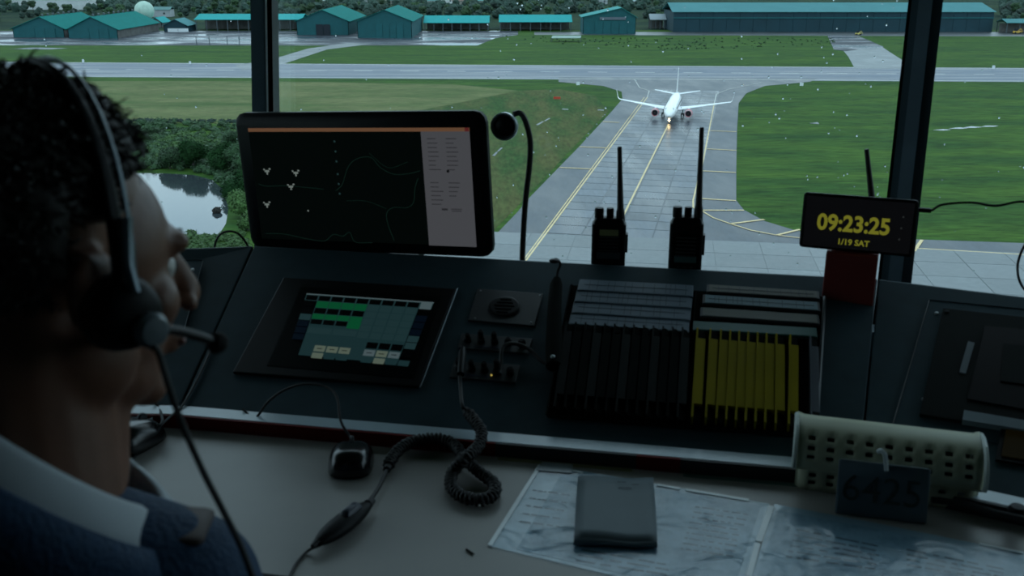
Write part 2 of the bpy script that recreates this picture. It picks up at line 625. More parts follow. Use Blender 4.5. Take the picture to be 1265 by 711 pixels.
for q in ([(662, 154), (665, 154.4), (672, 150), (670, 149.6)], [(672, 149), (674, 149.4), (680, 146), (678, 145.6)], [(608, 192), (611, 192.6), (615, 188), (613, 187.4)], [(614, 186.6), (616, 187), (621, 182.6), (619, 182)],
          [(694, 135), (702, 135.6), (702, 134.4), (695, 134)], [(738, 136), (746, 136.6), (746, 135.4), (739, 135)]):
    flat('rubble_patch', q, M_conc, .05)
M_olive = two_tone('olive_grass', (0.075, 0.082, 0.026), (0.030, 0.070, 0.018), 0.05, .9, .95, .4, .62, (2.2, .5, 1), fine=0.4, spec=.1, detail=9)
flat('olive_grass_field', [(540, 345), (560, 335), (606, 288), (636, 258), (648, 245), (708, 182), (752, 137), (735, 118), (690, 110), (640, 112), (470, 146), (430, 345)], M_olive, .02)
M_litter = two_tone('forest_floor', (0.010, 0.026, 0.018), (0.030, 0.052, 0.026), 0.02, .95, .95, .35, .65, fine=0.4, spec=.05)
flat('forest_floor', [(-900, 37), (2200, 37), (2200, -24), (-900, -24)], M_litter, .03)
# pond
flat('pond', [(150, 296), (228, 294), (268, 294), (279, 276), (283, 255), (274, 232), (262, 222), (240, 216), (205, 214), (150, 213)], M_water, .04)

# ---- small airfield signs
def sign(px, py, wd, h, m, lab, cat='sign'):
    p = gnd(px, py)
    t = thing('marker_sign', lab, cat, p)
    part('sign_board', MB().box(p + Vector((0, 0, h * .6)), (wd, .15, h * .8)), m, t)
    for sx in (-1, 1):
        part('leg', MB().box(p + Vector((sx * wd * .35, 0, h * .1)), (.08, .08, h * .2)), M_alu, t)
sign(688, 123, 2.4, 1.0, mat('red_sign', (.45, .05, .02), .5), 'small red guidance sign on the grass left of the taxiway')
sign(714, 106, 1.3, 1.5, M_white, 'small white marker board on the grass left of the aircraft')
sign(990, 107, 1.3, 1.5, M_white, 'small white marker board on the grass right of the aircraft')
sign(103, 78, 1.0, 1.8, M_white, 'small white marker board at the runway edge above the man')
sign(235, 80, 1.0, 1.6, M_white, 'small white marker board at the runway edge left of the first mullion')
sign(1227, 86, 1.2, 1.8, M_white, 'small white marker board at the runway edge at far right')

# ---- hangars
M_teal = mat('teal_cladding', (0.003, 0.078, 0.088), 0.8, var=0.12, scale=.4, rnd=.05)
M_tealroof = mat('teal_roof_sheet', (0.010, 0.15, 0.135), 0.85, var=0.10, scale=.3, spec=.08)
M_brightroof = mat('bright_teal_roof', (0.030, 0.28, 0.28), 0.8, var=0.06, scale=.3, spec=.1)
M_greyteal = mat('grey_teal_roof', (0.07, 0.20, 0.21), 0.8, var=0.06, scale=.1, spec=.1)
M_dkteal = mat('dark_teal_wall', (0.003, 0.032, 0.046), 0.8, var=0.12, scale=.1)
M_dark = mat('dark_opening', (0.006, 0.012, 0.02), 0.8)
M_brick = mat('brownish_wall', (0.10, 0.10, 0.095), 0.8, var=.3, scale=.3)
M_steel = mat('grey_steel_post', (0.06, 0.08, 0.09), 0.6)
def hangar(x0, x1, ybase, yeave, xap, yap, depth, lab, door=None, mw=None, mr=None, vents=0, name='hangar', band=None, dz=0.0):
    p0, p1 = gnd(x0, ybase), gnd(x1, ybase)
    Y = p0.y
    h = at_y(x0, yeave, Y).z - GZ
    ap = at_y(xap, yap, Y)
    W = p1.x - p0.x
    base = Vector(((p0.x + p1.x) / 2, Y, GZ))
    t = thing(name, lab, 'hangar', base)
    m1 = mw or M_teal
    xa = ap.x
    ha = ap.z - GZ
    fr = [(p0.x, GZ), (p1.x, GZ), (p1.x, GZ + h), (xa, GZ + ha), (p0.x, GZ + h)]
    # front gable wall, back gable wall, side walls: each its own part
    for nm, yy in (('gable_wall', Y), ('gable_wall', Y + depth)):
        part(nm, MB().slab([(x, yy, z) for x, z in fr], .3, Vector((0, -1, 0))), m1, t)
    for xx in (p0.x, p1.x - .3):
        part('side_wall', MB().box((xx + .15, Y + depth / 2, GZ + h / 2), (.3, depth, h)), M_brick if band else m1, t)
    for sx, xe in ((-1, p0.x), (1, p1.x)):
        e = 1.2
        dx = (xe - xa)
        sl = (h - ha) / abs(dx)
        q = [(xa, Y - 1, GZ + ha + .3), (xe + sx * e, Y - 1, GZ + h + .3 + sl * e), (xe + sx * e, Y + depth + 1, GZ + h + .3 + sl * e), (xa, Y + depth + 1, GZ + ha + .3)]
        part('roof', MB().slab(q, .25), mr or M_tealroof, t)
    if door:
        a, b = at_y(door[0], door[2], Y), at_y(door[1], door[2], Y)
        hd = a.z - GZ
        n = door[3]
        for k in range(n):
            xl = a.x + (b.x - a.x) * k / n
            part('door_panel', MB().box((xl + (b.x - a.x) / n / 2, Y - .45, GZ + hd / 2), ((b.x - a.x) / n - .25, .2, hd)), door[4], t)
    for k in range(vents):
        yy = Y + depth * (k + .5) / vents
        part('ridge_vent', MB().lathe([(.6, 0), (.6, .9), (.9, 1.1), (.2, 1.6)], (xa, yy, GZ + ha + .2), n=8), M_steel, t)
    return t
hangar(17, 80, 46.5, 35, 49, 21, 62, 'teal gabled hangar at the far left above the man', door=(30, 68, 35, 3, M_teal), vents=8, mr=M_tealroof, band=1)
hangar(85, 146, 47.5, 36, 112, 21, 75, 'teal gabled hangar beside the pale dome', door=(98, 134, 36, 3, M_teal), vents=9, mr=M_tealroof, band=1)
hangar(367, 431, 43.5, 26, 398, 12.5, 75, 'teal hangar with a dark open doorway right of the left mullion', door=(390, 408, 30, 2, M_dark))
hangar(442, 509, 47, 26, 475, 12.5, 75, 'teal hangar with closed doors, second right of the left mullion', door=(464, 498, 30, 4, M_teal))
hangar(720, 785, 42, 21, 768, 10, 26, 'small teal hangar with a lettered gable beside the long hangar', door=(735, 775, 26, 4, M_teal), mr=mat('vivid_teal_roof', (.012, .22, .21), .8))
hangar(203, 231, 39.5, 31, 216, 24, 20, 'small grey roofed shed with white front near the dome', door=(207, 233, 35, 2, M_white), mr=M_greyteal, name='shed', mw=M_dkteal)
hangar(184, 200, 34, 27, 192, 22, 18, 'tiny teal roofed hut between the dome and the small shed', mr=M_brightroof, name='hut', mw=M_brick)
def lean(x0, x1, ybase, yeave, ytop, dep, lab, mr, posts=8, wall=None, name='open_shed', far=1.0):
    p0, p1 = gnd(x0, ybase), gnd(x1, ybase)
    Y = p0.y
    h = at_y(x0, yeave, Y).z
    zt = at_y(x0, ytop, Y + dep / 2).z
    base = Vector(((p0.x + p1.x) / 2, Y, GZ))
    t = thing(name, lab, 'shed' if wall is None else 'hangar', base)
    X0, X1 = p0.x, p1.x
    for a_, b_ in (((Y - 1, h), (Y + dep / 2, zt)), ((Y + dep / 2, zt), (Y + dep + 1, h))):
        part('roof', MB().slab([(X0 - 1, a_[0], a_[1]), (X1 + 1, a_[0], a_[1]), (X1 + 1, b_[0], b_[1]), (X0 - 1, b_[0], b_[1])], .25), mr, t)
    if wall is None:
        for k in range(posts + 1):
            for yy in (Y, Y + dep):
                part('post', MB().box((X0 + (X1 - X0) * k / posts, yy, (GZ + h) / 2), (.5, .5, h - GZ)), M_steel, t)
        part('back_wall', MB().box(((X0 + X1) / 2, Y + dep * .8, GZ + (h - GZ) * .42), (X1 - X0, .3, (h - GZ) * .84)), M_brick, t)
    else:
        n = 24
        for k in range(n):
            wd = (X1 - X0) / n
            part('wall_panel', MB().box((X0 + wd * (k + .5), Y, (GZ + h) / 2), (wd - .2, .3, h - GZ)), wall, t)
        part('wall_core', MB().box(((X0 + X1) / 2, Y + dep / 2, (GZ + h) / 2), (X1 - X0 - .5, dep - 1, h - GZ - .3)), wall, t)
        part('beam', MB().box(((X0 + X1) / 2, Y - .4, GZ + (h - GZ) * .70), (X1 - X0, .3, .9)), M_teal, t)
    return t
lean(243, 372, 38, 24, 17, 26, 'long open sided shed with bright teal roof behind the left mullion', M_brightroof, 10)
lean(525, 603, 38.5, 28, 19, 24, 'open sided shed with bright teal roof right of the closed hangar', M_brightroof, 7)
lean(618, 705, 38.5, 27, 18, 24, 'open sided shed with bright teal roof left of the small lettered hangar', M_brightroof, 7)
lean(831, 1225, 39.5, 14.5, 3, 46, 'very long dark teal hangar with grey green roof at upper right', M_greyteal, wall=M_dkteal, name='long_hangar')
lean(804, 821, 36, 24, 17, 12, 'small grey roofed building beside the long hangar', mat('grey_sheet_roof', (.22, .26, .28), .6), 3)
lean(1243, 1290, 41, 28, 23, 14, 'small teal roofed shed at the right edge', M_greyteal, 3)
# lettering on the small hangar gable
p = at_y(757, 22.8, gnd(720, 42).y - .6)
hs = bpy.data.objects['hangar.004']
part('name_board', MB().box(p, (17, .3, 1.7)), mat('mauve_board', (.10, .12, .15), .7), hs, 'long pale board below the gable')
# small building with yellow load in the right shed
def machine(px, py, s, lab, col):
    p = gnd(px, py)
    t = thing('loader', lab, 'vehicle', p)
    part('chassis', MB().box(p + Vector((0, 0, 1.0 * s)), (3.6 * s, 1.8 * s, .9 * s), bev=.2), col, t)
    part('cab', MB().box(p + Vector((-.6 * s, 0, 2.1 * s)), (1.3 * s, 1.4 * s, 1.4 * s), taper=.85), M_dark, t)
    part('boom', MB().tube([p + Vector((.3 * s, 0, 1.4 * s)), p + Vector((1.8 * s, 0, 2.6 * s)), p + Vector((2.8 * s, 0, 1.0 * s))], .18 * s, 6), col, t)
    for sx in (-1, 1):
        for sy in (-1, 1):
            part('wheel', MB().lathe([(.2, -.2), (.55, -.2), (.6, 0), (.55, .2), (.2, .2)], p + Vector((sx * 1.2 * s, sy * .9 * s, .6 * s)), Matrix.Rotation(R(90), 3, 'X'), 12), M_rub, t)
machine(1060, 43.5, 1.0, 'small yellow machine parked in front of the long hangar', mat('yellow_paint', (.55, .45, .12), .5))
machine(1256, 42, 1.3, 'yellow loader under the small shed at the right edge', mat('orange_paint', (.55, .33, .05), .5))
# pale dome
p = gnd(172, 34)
t = thing('radar_dome', 'large pale green dome between the left hangars', 'dome', p)
rr = 7.0
part('dome_shell', MB().lathe([(rr * math.cos(R(a)), rr * 1.0 + rr * math.sin(R(a))) for a in range(-60, 90, 10)] + [(.01, rr * 2)], p + Vector((0, 14, 4)), n=28), mat('pale_green_dome', (.36, .50, .42), .6, scale=.4), t, smooth=True)
part('dome_base', MB().lathe([(5, 0), (5, 6.5)], p + Vector((0, 14, 0)), n=20), M_brick, t)
# low blast shelter on the grass
p0, p1 = gnd(681, 52), gnd(717, 52)
t = thing('low_shelter', 'low flat roofed shelter standing on the grass beyond the runway', 'shelter', (p0 + p1) / 2)
part('roof', MB().slab([p0 + Vector((0, 0, 2.4)), p1 + Vector((0, 0, 2.4)), p1 + Vector((1, 8, 3.2)), p0 + Vector((1, 8, 3.2))], .25), mat('grey_green_sheet', (.20, .28, .24), .6), t)
for q in (p0, p1, p0 + Vector((1, 7.5, 0)), p1 + Vector((1, 7.5, 0))):
    part('post', MB().box(q + Vector((0, 0, 1.2)), (.25, .25, 2.4)), M_steel, t)
# fence posts near the left mullion
for k, px in enumerate((243, 259, 281, 296)):
    p = gnd(px, 55.5)
    o = MB().box(p + Vector((0, 0, 2.4)), (.35, .35, 4.8)).build('apron_post', M_steel)
    tag(o, ['leftmost', 'second from left', 'third from left', 'rightmost'][k] + ' of four dark posts at the edge of the wet apron', 'post', 'posts at the wet apron edge')

# ---- buildings of the town, trees
M_hwall = [mat('house_wall_%s' % a, c, .8, var=.1, scale=.3, rnd=.2) for a, c in (('pale', (.34, .37, .38)), ('white', (.55, .58, .58)), ('tan', (.28, .27, .24)))]
M_hroof = [mat('house_roof_%s' % a, c, .7, var=.1, scale=.3, rnd=.2) for a, c in (('grey', (.26, .31, .33)), ('rust', (.20, .12, .10)), ('green', (.08, .20, .19)))]
def house_at(px, py, wd, dp, h, a, b, lab, grp='houses of the town beyond the airfield'):
    p = gnd(px, py)
    t = thing('house', lab, 'house', p, grp)
    part('wall', MB().box(p + Vector((0, dp / 2, h / 2)), (wd, dp, h)), M_hwall[a], t)
    for s in (0, 1):
        y0, y1 = (p.y - .6, p.y + dp / 2) if s == 0 else (p.y + dp + .6, p.y + dp / 2)
        part('roof', MB().slab([(p.x - wd / 2 - .6, y0, GZ + h), (p.x + wd / 2 + .6, y0, GZ + h), (p.x + wd / 2 + .6, y1, GZ + h + 2.4), (p.x - wd / 2 - .6, y1, GZ + h + 2.4)], .2), M_hroof[b], t)
    if wd > 7:
        for k in (-.25, .25):
            part('window', MB().box(p + Vector((wd * k, -.05, h * .5)), (1.6, .15, 1.4)), M_dark, t)
    return t
house_at(64, 12, 78, 40, 10, 1, 0, 'large white roofed building at the top left above the hangars', None)
house_at(196, 21, 20, 12, 6, 0, 2, 'low pale building just right of the dome', None)
HOUSES, TREES = [], []
random.seed(21)
for k in range(46):
    px = random.uniform(380, 1320) if k < 36 else random.uniform(-80, 380)
    py = random.uniform(0.5, 8) if k < 38 else random.uniform(-14, -1)
    if 225 > px > 25 and k >= 36: px -= 200
    if 830 < px < 1228: py = -6 + random.uniform(-8, 3)
    q_ = gnd(px, py)
    for _t in range(40):
        if all((q_ - h_).length > 26 for h_ in HOUSES) and not (10 < px < 118 and 0 < py < 16): break
        px += 17 if px < 1250 else -800
        q_ = gnd(px, py)
    HOUSES.append(q_)
    house_at(px, py, random.uniform(6, 16), random.uniform(6, 10), random.uniform(3.5, 6.5), a_ := random.randrange(3), b_ := random.randrange(3), 'small %s walled house with %s roof among trees beyond the airfield' % (('grey', 'white', 'tan')[a_], ('grey', 'rust brown', 'green')[b_]), 'town houses, %s with %s roofs' % (('grey', 'white', 'tan')[a_], ('grey', 'rust brown', 'green')[b_]))

def leafy(mb, c, r, n, size, rnd):
    c = Vector(c)
    for _ in range(n):
        d = Vector((rnd.gauss(0, 1), rnd.gauss(0, 1), rnd.gauss(0, .8) + .2)).normalized()
        p = c + Vector((d.x * r[0], d.y * r[1], d.z * r[2])) * rnd.uniform(.82, 1.10)
        s = size * rnd.uniform(.6, 1.3)
        u = Vector((rnd.gauss(0, 1), rnd.gauss(0, 1), rnd.gauss(0, .5))).normalized()
        q = u.cross(d)
        if q.length < .1: continue
        q.normalize()
        mb.quad(p - u * s * .5, p + q * s * .35, p + u * s * .5, p - q * s * .35)
M_leafhaze = mat('haze_tinted_foliage', (0.012, 0.034, 0.024), 0.85, var=0.45, scale=.7, rnd=.35)  # bluish cast of distant haze is put into this leaf colour
M_leafm = mat('green_foliage', (0.018, 0.050, 0.016), 0.85, var=0.4, scale=.7, rnd=.3)
M_leafb = mat('bright_foliage', (0.040, 0.092, 0.020), 0.85, var=0.35, scale=.9, rnd=.2)
M_bark = mat('bark', (0.05, 0.045, 0.04), 0.9)
def tree_proto(seed, cr, h, mleaf, n=260, leaf=1.0):
    rnd = random.Random(seed)
    e = bpy.data.objects.new('tree', None)
    COL.objects.link(e)
    cmb = MB()
    for k in range(6):
        c = Vector((rnd.uniform(-.45, .45) * cr, rnd.uniform(-.45, .45) * cr, h - cr * .9 + rnd.uniform(-.4, .55) * cr))
        r = cr * rnd.uniform(.45, .68)
        cmb.ell(c, (r, r, r * .85), nu=9, nv=6, jit=.5, seed=seed + k)
        leafy(cmb, c, (r * 1.02, r * 1.02, r * .9), n // 6, leaf, rnd)
    cmb.build('crown', mleaf, e)
    MB().tube([(0, 0, 0), (rnd.uniform(-.2, .2), 0, h * .4), (0, rnd.uniform(-.3, .3), h * .8)], [cr * .09, cr * .07, cr * .03], 6).build('trunk', M_bark, e)
    return e
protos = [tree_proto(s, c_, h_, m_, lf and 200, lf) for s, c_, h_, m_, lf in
          ((1, 4.6, 10, M_leafhaze, 1.2), (2, 5.4, 9, M_leafhaze, 1.2), (3, 3.6, 11, M_leafm, 1.0), (4, 5.0, 8, M_leafm, 1.1))]
kinds = ['dark round crowned tree standing beyond the hangars', 'broad dark tree standing beyond the hangars', 'tall green tree standing beyond the hangars', 'low wide green tree standing beyond the hangars']
used = [False] * 4
random.seed(5)
def put_tree(p, k, s, lab, grp):
    t = protos[k]
    if used[k]:
        t = copy_thing(protos[k], p, random.uniform(0, 6.28))
    used[k] = True
    t.location = p
    t.rotation_euler = (0, 0, random.uniform(0, 6.28))
    t.scale = (s, s, s * random.uniform(.85, 1.1))
    tag(t, lab, 'tree', grp)
n = 0
tries = 0
while n < 255 and tries < 4000:
    tries += 1
    px = random.uniform(-60, 1325)
    py = random.triangular(1, 33, 26)
    p = gnd(px, py)
    if px < 25 and py > 30: continue
    if 826 < px < 1235 and py > -5:
        if random.random() < .8: continue
        py = random.uniform(-9, -3); p = gnd(px, py)
    if py > 26 and (10 < px < 245 or 360 < px < 530 or 715 < px < 830 or 240 < px < 375 or 515 < px < 710): continue
    if 25 < px < 105 and py < 14: continue
    if 150 < px < 205 and py > 18: continue
    if any((p - h_).length < 15 for h_ in HOUSES) or any((p - h_).length < 10.5 for h_ in TREES): continue
    TREES.append(p)
    put_tree(p, random.randrange(4), random.uniform(.6, 1.15), None, None)
    n += 1
for i, e in enumerate(protos):
    for o in list(SC.objects):
        if o.parent is None and o.type == 'EMPTY' and o.children and o.children[0].name.split('.')[0] in ('crown', 'trunk') and 'label' not in o:
            pass
for o in list(SC.objects):
    if o.type == 'EMPTY' and o.name.split('.')[0] == 'tree':
        d = [c for c in o.children if c.name.startswith('crown')][0].data
        k = [([c for c in q.children if c.name.startswith('crown')][0].data) for q in protos].index(d)
        tag(o, kinds[k], 'tree', 'trees beyond the hangars, ' + ['dark round', 'broad dark', 'tall green', 'low wide'][k])
# the forest farther out: one mass nobody could count
random.seed(8)
fm = MB()
rnd = random.Random(12)
for _ in range(3600):
    px = rnd.uniform(-250, 1500)
    py = rnd.uniform(-32, 16)
    if 826 < px < 1235 and py > -6: continue
    if 20 < px < 110 and 2 < py < 16: continue
    p = gnd(px, py)
    if any((p - h_).length < 17 for h_ in HOUSES) or any((p - h_).length < 11 for h_ in TREES): continue
    r = rnd.uniform(2.2, 5.0)
    fm.ell(p + Vector((0, 0, r * .9)), (r, r, r * rnd.uniform(.8, 1.2)), nu=7, nv=5, jit=.6, seed=_)
tag(fm.build('forest', M_leafhaze), 'dark scattered forest beyond the airfield and town', 'forest', kind='stuff')

# scrub between the dry grass and the pond
rnd = random.Random(31)
def scrub(name, region, n, rlo, rhi, m, lab, leafn=44, leaf=.42):
    mb = MB()
    xs = [q[0] for q in region]; ys = [q[1] for q in region]
    def inside(x, y):
        c = False
        j = len(region) - 1
        for i in range(len(region)):
            if (region[i][1] > y) != (region[j][1] > y) and x < (region[j][0] - region[i][0]) * (y - region[i][1]) / (region[j][1] - region[i][1]) + region[i][0]:
                c = not c
            j = i
        return c
    k = 0
    while k < n:
        x, y = rnd.uniform(min(xs), max(xs)), rnd.uniform(min(ys), max(ys))
        if not inside(x, y): continue
        k += 1
        p = gnd(x, y)
        r = rnd.uniform(rlo, rhi)
        mb.ell(p + Vector((0, 0, r * .40)), (r * .8, r * .8, r * .5), nu=7, nv=5, jit=.8, seed=k)
        leafy(mb, p + Vector((0, 0, r * .5)), (r, r, r * .75), leafn, leaf, rnd)
    return tag(mb.build(name, m), lab, 'shrubs', kind='stuff')
POND_L = [(20, 165), (130, 150), (250, 152), (330, 160), (560, 158), (560, 190), (310, 215), (285, 250), (276, 228), (262, 218), (240, 212), (205, 210), (60, 210), (20, 200)]
scrub('scrub', POND_L, 1500, .6, 1.7, M_leafm, 'low dark green scrub between the dry grass and the pond')
scrub('bright_scrub', [(150, 168), (330, 166), (330, 200), (300, 208), (240, 205), (150, 200)], 420, .6, 1.5, M_leafb, 'brighter green scrub patches above the pond')
scrub('weeds', [(130, 148), (320, 150), (420, 146), (420, 149), (320, 153), (130, 152)], 190, .4, .9, M_leafhaze, 'thin dark line of weeds along the dry grass', 12, .4)
scrub('reeds', [(196, 292), (240, 287), (262, 292), (300, 288), (320, 330), (190, 330)], 520, .25, .7, M_leafb, 'pale green reeds on the near bank of the pond', 22, .3)
scrub('tussocks', [(590, 44), (700, 55), (830, 62), (1020, 58), (1040, 48), (830, 47)], 230, .3, .8, M_leafm, 'dark tussocks in the grass beyond the runway', 6, .4)
M_leafn = mat('near_dark_foliage', (0.012, 0.040, 0.012), 0.85, var=0.4, scale=.7, spec=.1)
def bush(px, py, r, h, m, lab, seed, name='bush', cat='bush'):
    p = gnd(px, py)
    t = thing(name, lab, cat, p)
    rnd2 = random.Random(seed)
    mb = MB()
    for k in range(7):
        c = p + Vector((rnd2.uniform(-.5, .5) * r, rnd2.uniform(-.5, .5) * r, h * rnd2.uniform(.35, .8)))
        q = r * rnd2.uniform(.4, .6)
        mb.ell(c, (q * .75, q * .75, q * .68), nu=10, nv=7, jit=.7, seed=seed + k)
        leafy(mb, c, (q, q, q * .9), 520, .42, rnd2)
    part('crown', mb, m, t)
    part('trunk', MB().tube([p, p + Vector((.1, 0, h * .6))], [r * .08, r * .04], 6), M_bark, t)
bush(239, 208, 4.2, 8, M_leafn, 'dark tall tree at the far edge of the pond', 40, 'pond_tree', 'tree')
bush(276, 214, 3.8, 6.5, M_leafn, 'dark bush at the right far corner of the pond', 41)
bush(300, 218, 4.6, 8, M_leafm, 'green tree between the pond and the monitor', 42, 'pond_tree', 'tree')
bush(300, 243, 3.8, 5, M_leafn, 'dark bush behind the top left corner of the monitor', 43)
bush(300, 268, 3.3, 4.5, M_leafb, 'bright green bush on the right bank of the pond', 44)
bush(306, 284, 2.4, 3, M_leafb, 'small bright green bush close to the monitor base', 45)
bush(210, 208, 3.4, 5, M_leafm, 'green bush on the far bank beside the man', 46)
bush(268, 263, .9, .8, M_bark, 'small brown snag lying in the pond', 47, 'snag', 'snag')
bush(160, 172, 3.0, 3.6, M_leafn, 'dark bush beside the hair of the man', 48)
bush(292, 180, 3.2, 4.0, M_leafm, 'rounded green bush in the scrub near the mullion', 49)

# ---- the airliner
def airliner():
    base = gnd(831, 143.5, .12)
    t = thing('airliner', 'white twin engine airliner with pink red engines taxiing towards the tower', 'airplane', base)
    Mx = Matrix((tuple(VN), tuple(-VT), (0, 0, 1))).transposed()     # local +y = nose, towards the tower
    # plane's own left is -x here after facing the camera
    A = lambda x, y, z: base + Mx @ Vector((x, y, z))
    Wt = mat('aircraft_white', (0.88, 0.88, 0.88), 0.3, var=0.02, coat=.3)
    Pk = mat('pink_red_nacelle', (0.55, 0.10, 0.12), 0.4)
    Gr = mat('wing_grey', (0.78, 0.80, 0.82), 0.4)
    prof = [(18.6, .05, 2.75), (18.2, .55, 2.8), (17.3, 1.05, 2.95), (16, 1.5, 3.15), (14.2, 1.8, 3.35), (11, 1.9, 3.4), (-8, 1.9, 3.4), (-12, 1.65, 3.7), (-16, 1.05, 4.2), (-19, .45, 4.7), (-20, .12, 4.8)]
    mb = MB()
    n = 28
    for (y, r, z) in prof:
        for k in range(n):
            a = 2 * math.pi * k / n
            mb.v.append(tuple(A(r * math.cos(a), y, z + r * 1.06 * math.sin(a))))
    for i in range(len(prof) - 1):
        for k in range(n):
            j = (k + 1) % n
            mb.f.append((i * n + k, i * n + j, (i + 1) * n + j, (i + 1) * n + k))
    mb.f.append(tuple(range(n)))
    mb.f.append(tuple((len(prof) - 1) * n + k for k in range(n)))
    fus = part('fuselage', mb, Wt, t, smooth='all')
    for k, (x0, x1) in enumerate(((-1.25, -.68), (-.62, -.04), (.04, .62), (.68, 1.25))):
        def wp(x, y, z): return A(x, y, z)
        yy0 = 16.75 - abs(x0) * .55; yy1 = 16.75 - abs(x1) * .55
        part('cockpit_window', MB().slab([wp(x0, yy0 + .12, 3.92), wp(x1, yy1 + .12, 3.92), wp(x1 * .9, yy1 - .55, 4.55), wp(x0 * .9, yy0 - .55, 4.55)], .06, Mx @ Vector((0, .7, .7))), M_dark, t)
    for s in (-1, 1):
        for k in range(24):
            y = 11.5 - k * .95
            part('cabin_window', MB().box(A(s * 1.88, y, 3.9), (.06, .25, .36), Mx), M_dark, t)
    for s in (-1, 1):
        def wing(pts, nm, m):
            mb = MB()
            for (x, y, z, c, th) in pts:
                q = [(0, 0), (.12, .55), (.4, .65), (.75, .3), (1, 0), (.6, -.3), (.2, -.4)]
                for (u, v) in q:
                    mb.v.append(tuple(A(s * x, y - u * c, z + v * th)))
            n = 7
            for i in range(len(pts) - 1):
                for k in range(n):
                    j = (k + 1) % n
                    mb.f.append((i * n + k, i * n + j, (i + 1) * n + j, (i + 1) * n + k))
            mb.f.append(tuple(range(n)))
            mb.f.append(tuple((len(pts) - 1) * n + k for k in range(n)))
            return part(nm, mb, m, t, smooth=False)
        wing([(1.2, 5.0, 2.5, 7.8, .9), (5.6, 2.2, 2.95, 5.0, .6), (16.8, -4.0, 4.1, 1.7, .25)], 'wing', Gr)
        wing([(16.8, -4.0, 4.1, 1.7, .2), (17.3, -4.5, 4.6, 1.3, .15), (17.9, -5.6, 6.8, .7, .1)], 'winglet', Wt)
        wing([(.4, -14.2, 4.8, 4.0, .35), (7.1, -18.0, 5.6, 1.5, .15)], 'tailplane', Gr)
        c = (s * 4.9, 5.2, 1.75)
        en = MB()
        Me = Mx @ Matrix.Rotation(R(-90), 3, 'X')        # local z -> +y (forward)
        en.lathe([(.70, -2.4), (.95, -1.6), (1.18, -.4), (1.2, .6), (1.10, 1.3), (.98, 1.45), (.88, 1.3), (.86, .6)], A(*c), Me, 22)
        e = part('engine', en, Pk, t, smooth='all')
        part('intake', MB().lathe([(.86, .7), (.86, .75)], A(*c), Me, 20), M_dark, e)
        part('spinner', MB().lathe([(.28, .75), (.2, 1.0), (.02, 1.2)], A(*c), Me, 12), M_dkgrey, e)
        part('lip', MB().lathe([(1.12, 1.2), (1.1, 1.4), (.98, 1.47), (.89, 1.38), (.90, 1.3)], A(*c), Me, 22, cap=False), mat('bare_lip', (.5, .4, .42), .4), e)
        part('pylon', MB().box(A(s * 4.9, 3.0, 2.8), (.35, 3.2, .6), Mx), Wt, t)
        part('gear_leg', MB().tube([A(s * 2.9, 0, 2.4), A(s * 2.9, 0, .6)], .14, 8), M_alu, t)
        for q in (-.32, .32):
            part('main_wheel', MB().lathe([(.2, -.16), (.5, -.16), (.56, 0), (.5, .16), (.2, .16)], A(s * 2.9 + q, 0, .56), Mx @ Matrix.Rotation(R(90), 3, 'Y'), 14), M_rub, t)
    fin = MB()
    for (y, z, c, th) in ((-11.5, 5.2, 7.5, .25), (-14.2, 6.6, 5.2, .2), (-18.3, 12.4, 2.2, .1)):
        for (u, v) in ((0, 0), (.3, 1), (1, 0), (.3, -1)):
            fin.v.append(tuple(A(v * th, y - u * c, z)))
    for i in range(2):
        for k in range(4):
            j = (k + 1) % 4
            fin.f.append((i * 4 + k, i * 4 + j, i * 4 + 4 + j, i * 4 + 4 + k))
    fin.f.append((8, 9, 10, 11)); fin.f.append((0, 1, 2, 3))
    part('tail_fin', fin, Wt, t)
    part('gear_leg', MB().tube([A(0, 15.4, 1.9), A(0, 15.6, .4)], .1, 8), M_alu, t)
    for q in (-.2, .2):
        part('nose_wheel', MB().lathe([(.12, -.1), (.3, -.1), (.34, 0), (.3, .1), (.12, .1)], A(q, 15.6, .36), Mx @ Matrix.Rotation(R(90), 3, 'Y'), 14), M_rub, t)
    part('taxi_light', MB().ell(A(0, 15.9, 1.15), .26, nu=12, nv=8), mat('lamp_glow', (1, .7, .4), .3, emit=(1, .62, .30), es=30), t, 'lit warm nose gear lamp')
    part('belly_beacon', MB().ell(A(0, 3, 1.3), .2, nu=8, nv=6), Pk, t)
airliner()

# ================================================================== TOWER CAB
# window corners, panes lean outwards
def lean_pts(b, dirn, z0=0.78, z1=2.30, k=0.26):
    d = Vector(dirn).normalized()
    return Vector((b[0], b[1], z0)) - Vector((d.x, d.y, 0)) * k * (.90 - z0), Vector((b[0], b[1], z0)) + Vector((d.x, d.y, 0)) * k * (z1 - .90) + Vector((0, 0, z1 - z0))
CR = [((-2.75, 0.95), (-.9, .35)), ((-1.75, 2.12), (-.4, .9)), ((-.530, 2.10), (.0, 1)), ((.752, 1.85), (.33, .95)), ((1.78, 1.28), (.75, .65)), ((2.5, .35), (.95, .25))]
pts = [lean_pts(b, d) for b, d in CR]
for i in range(len(CR) - 1):
    (a0_, a1_), (b0_, b1_) = pts[i], pts[i + 1]
    nrm = (b0_ - a0_).cross(a1_ - a0_).normalized()
    pn = MB().slab([a0_, b0_, b1_, a1_], 0.012, nrm)
    pane = struct('window_%d' % (i + 1), pn, M_glass)
    # head and sill rails
    for zf, hgt in ((0.0, .05), (1.0, .10)):
        p, q = a0_.lerp(a1_, zf), b0_.lerp(b1_, zf)
        d = (q - p)
        Mr = frame(p, d, (0, 0, 1))
        MB().box((p + q) / 2 + Vector((0, 0, -hgt / 2 if zf == 0 else hgt / 2)), (d.length, .09, hgt), Mr).build('window_rail', M_alud, pane)
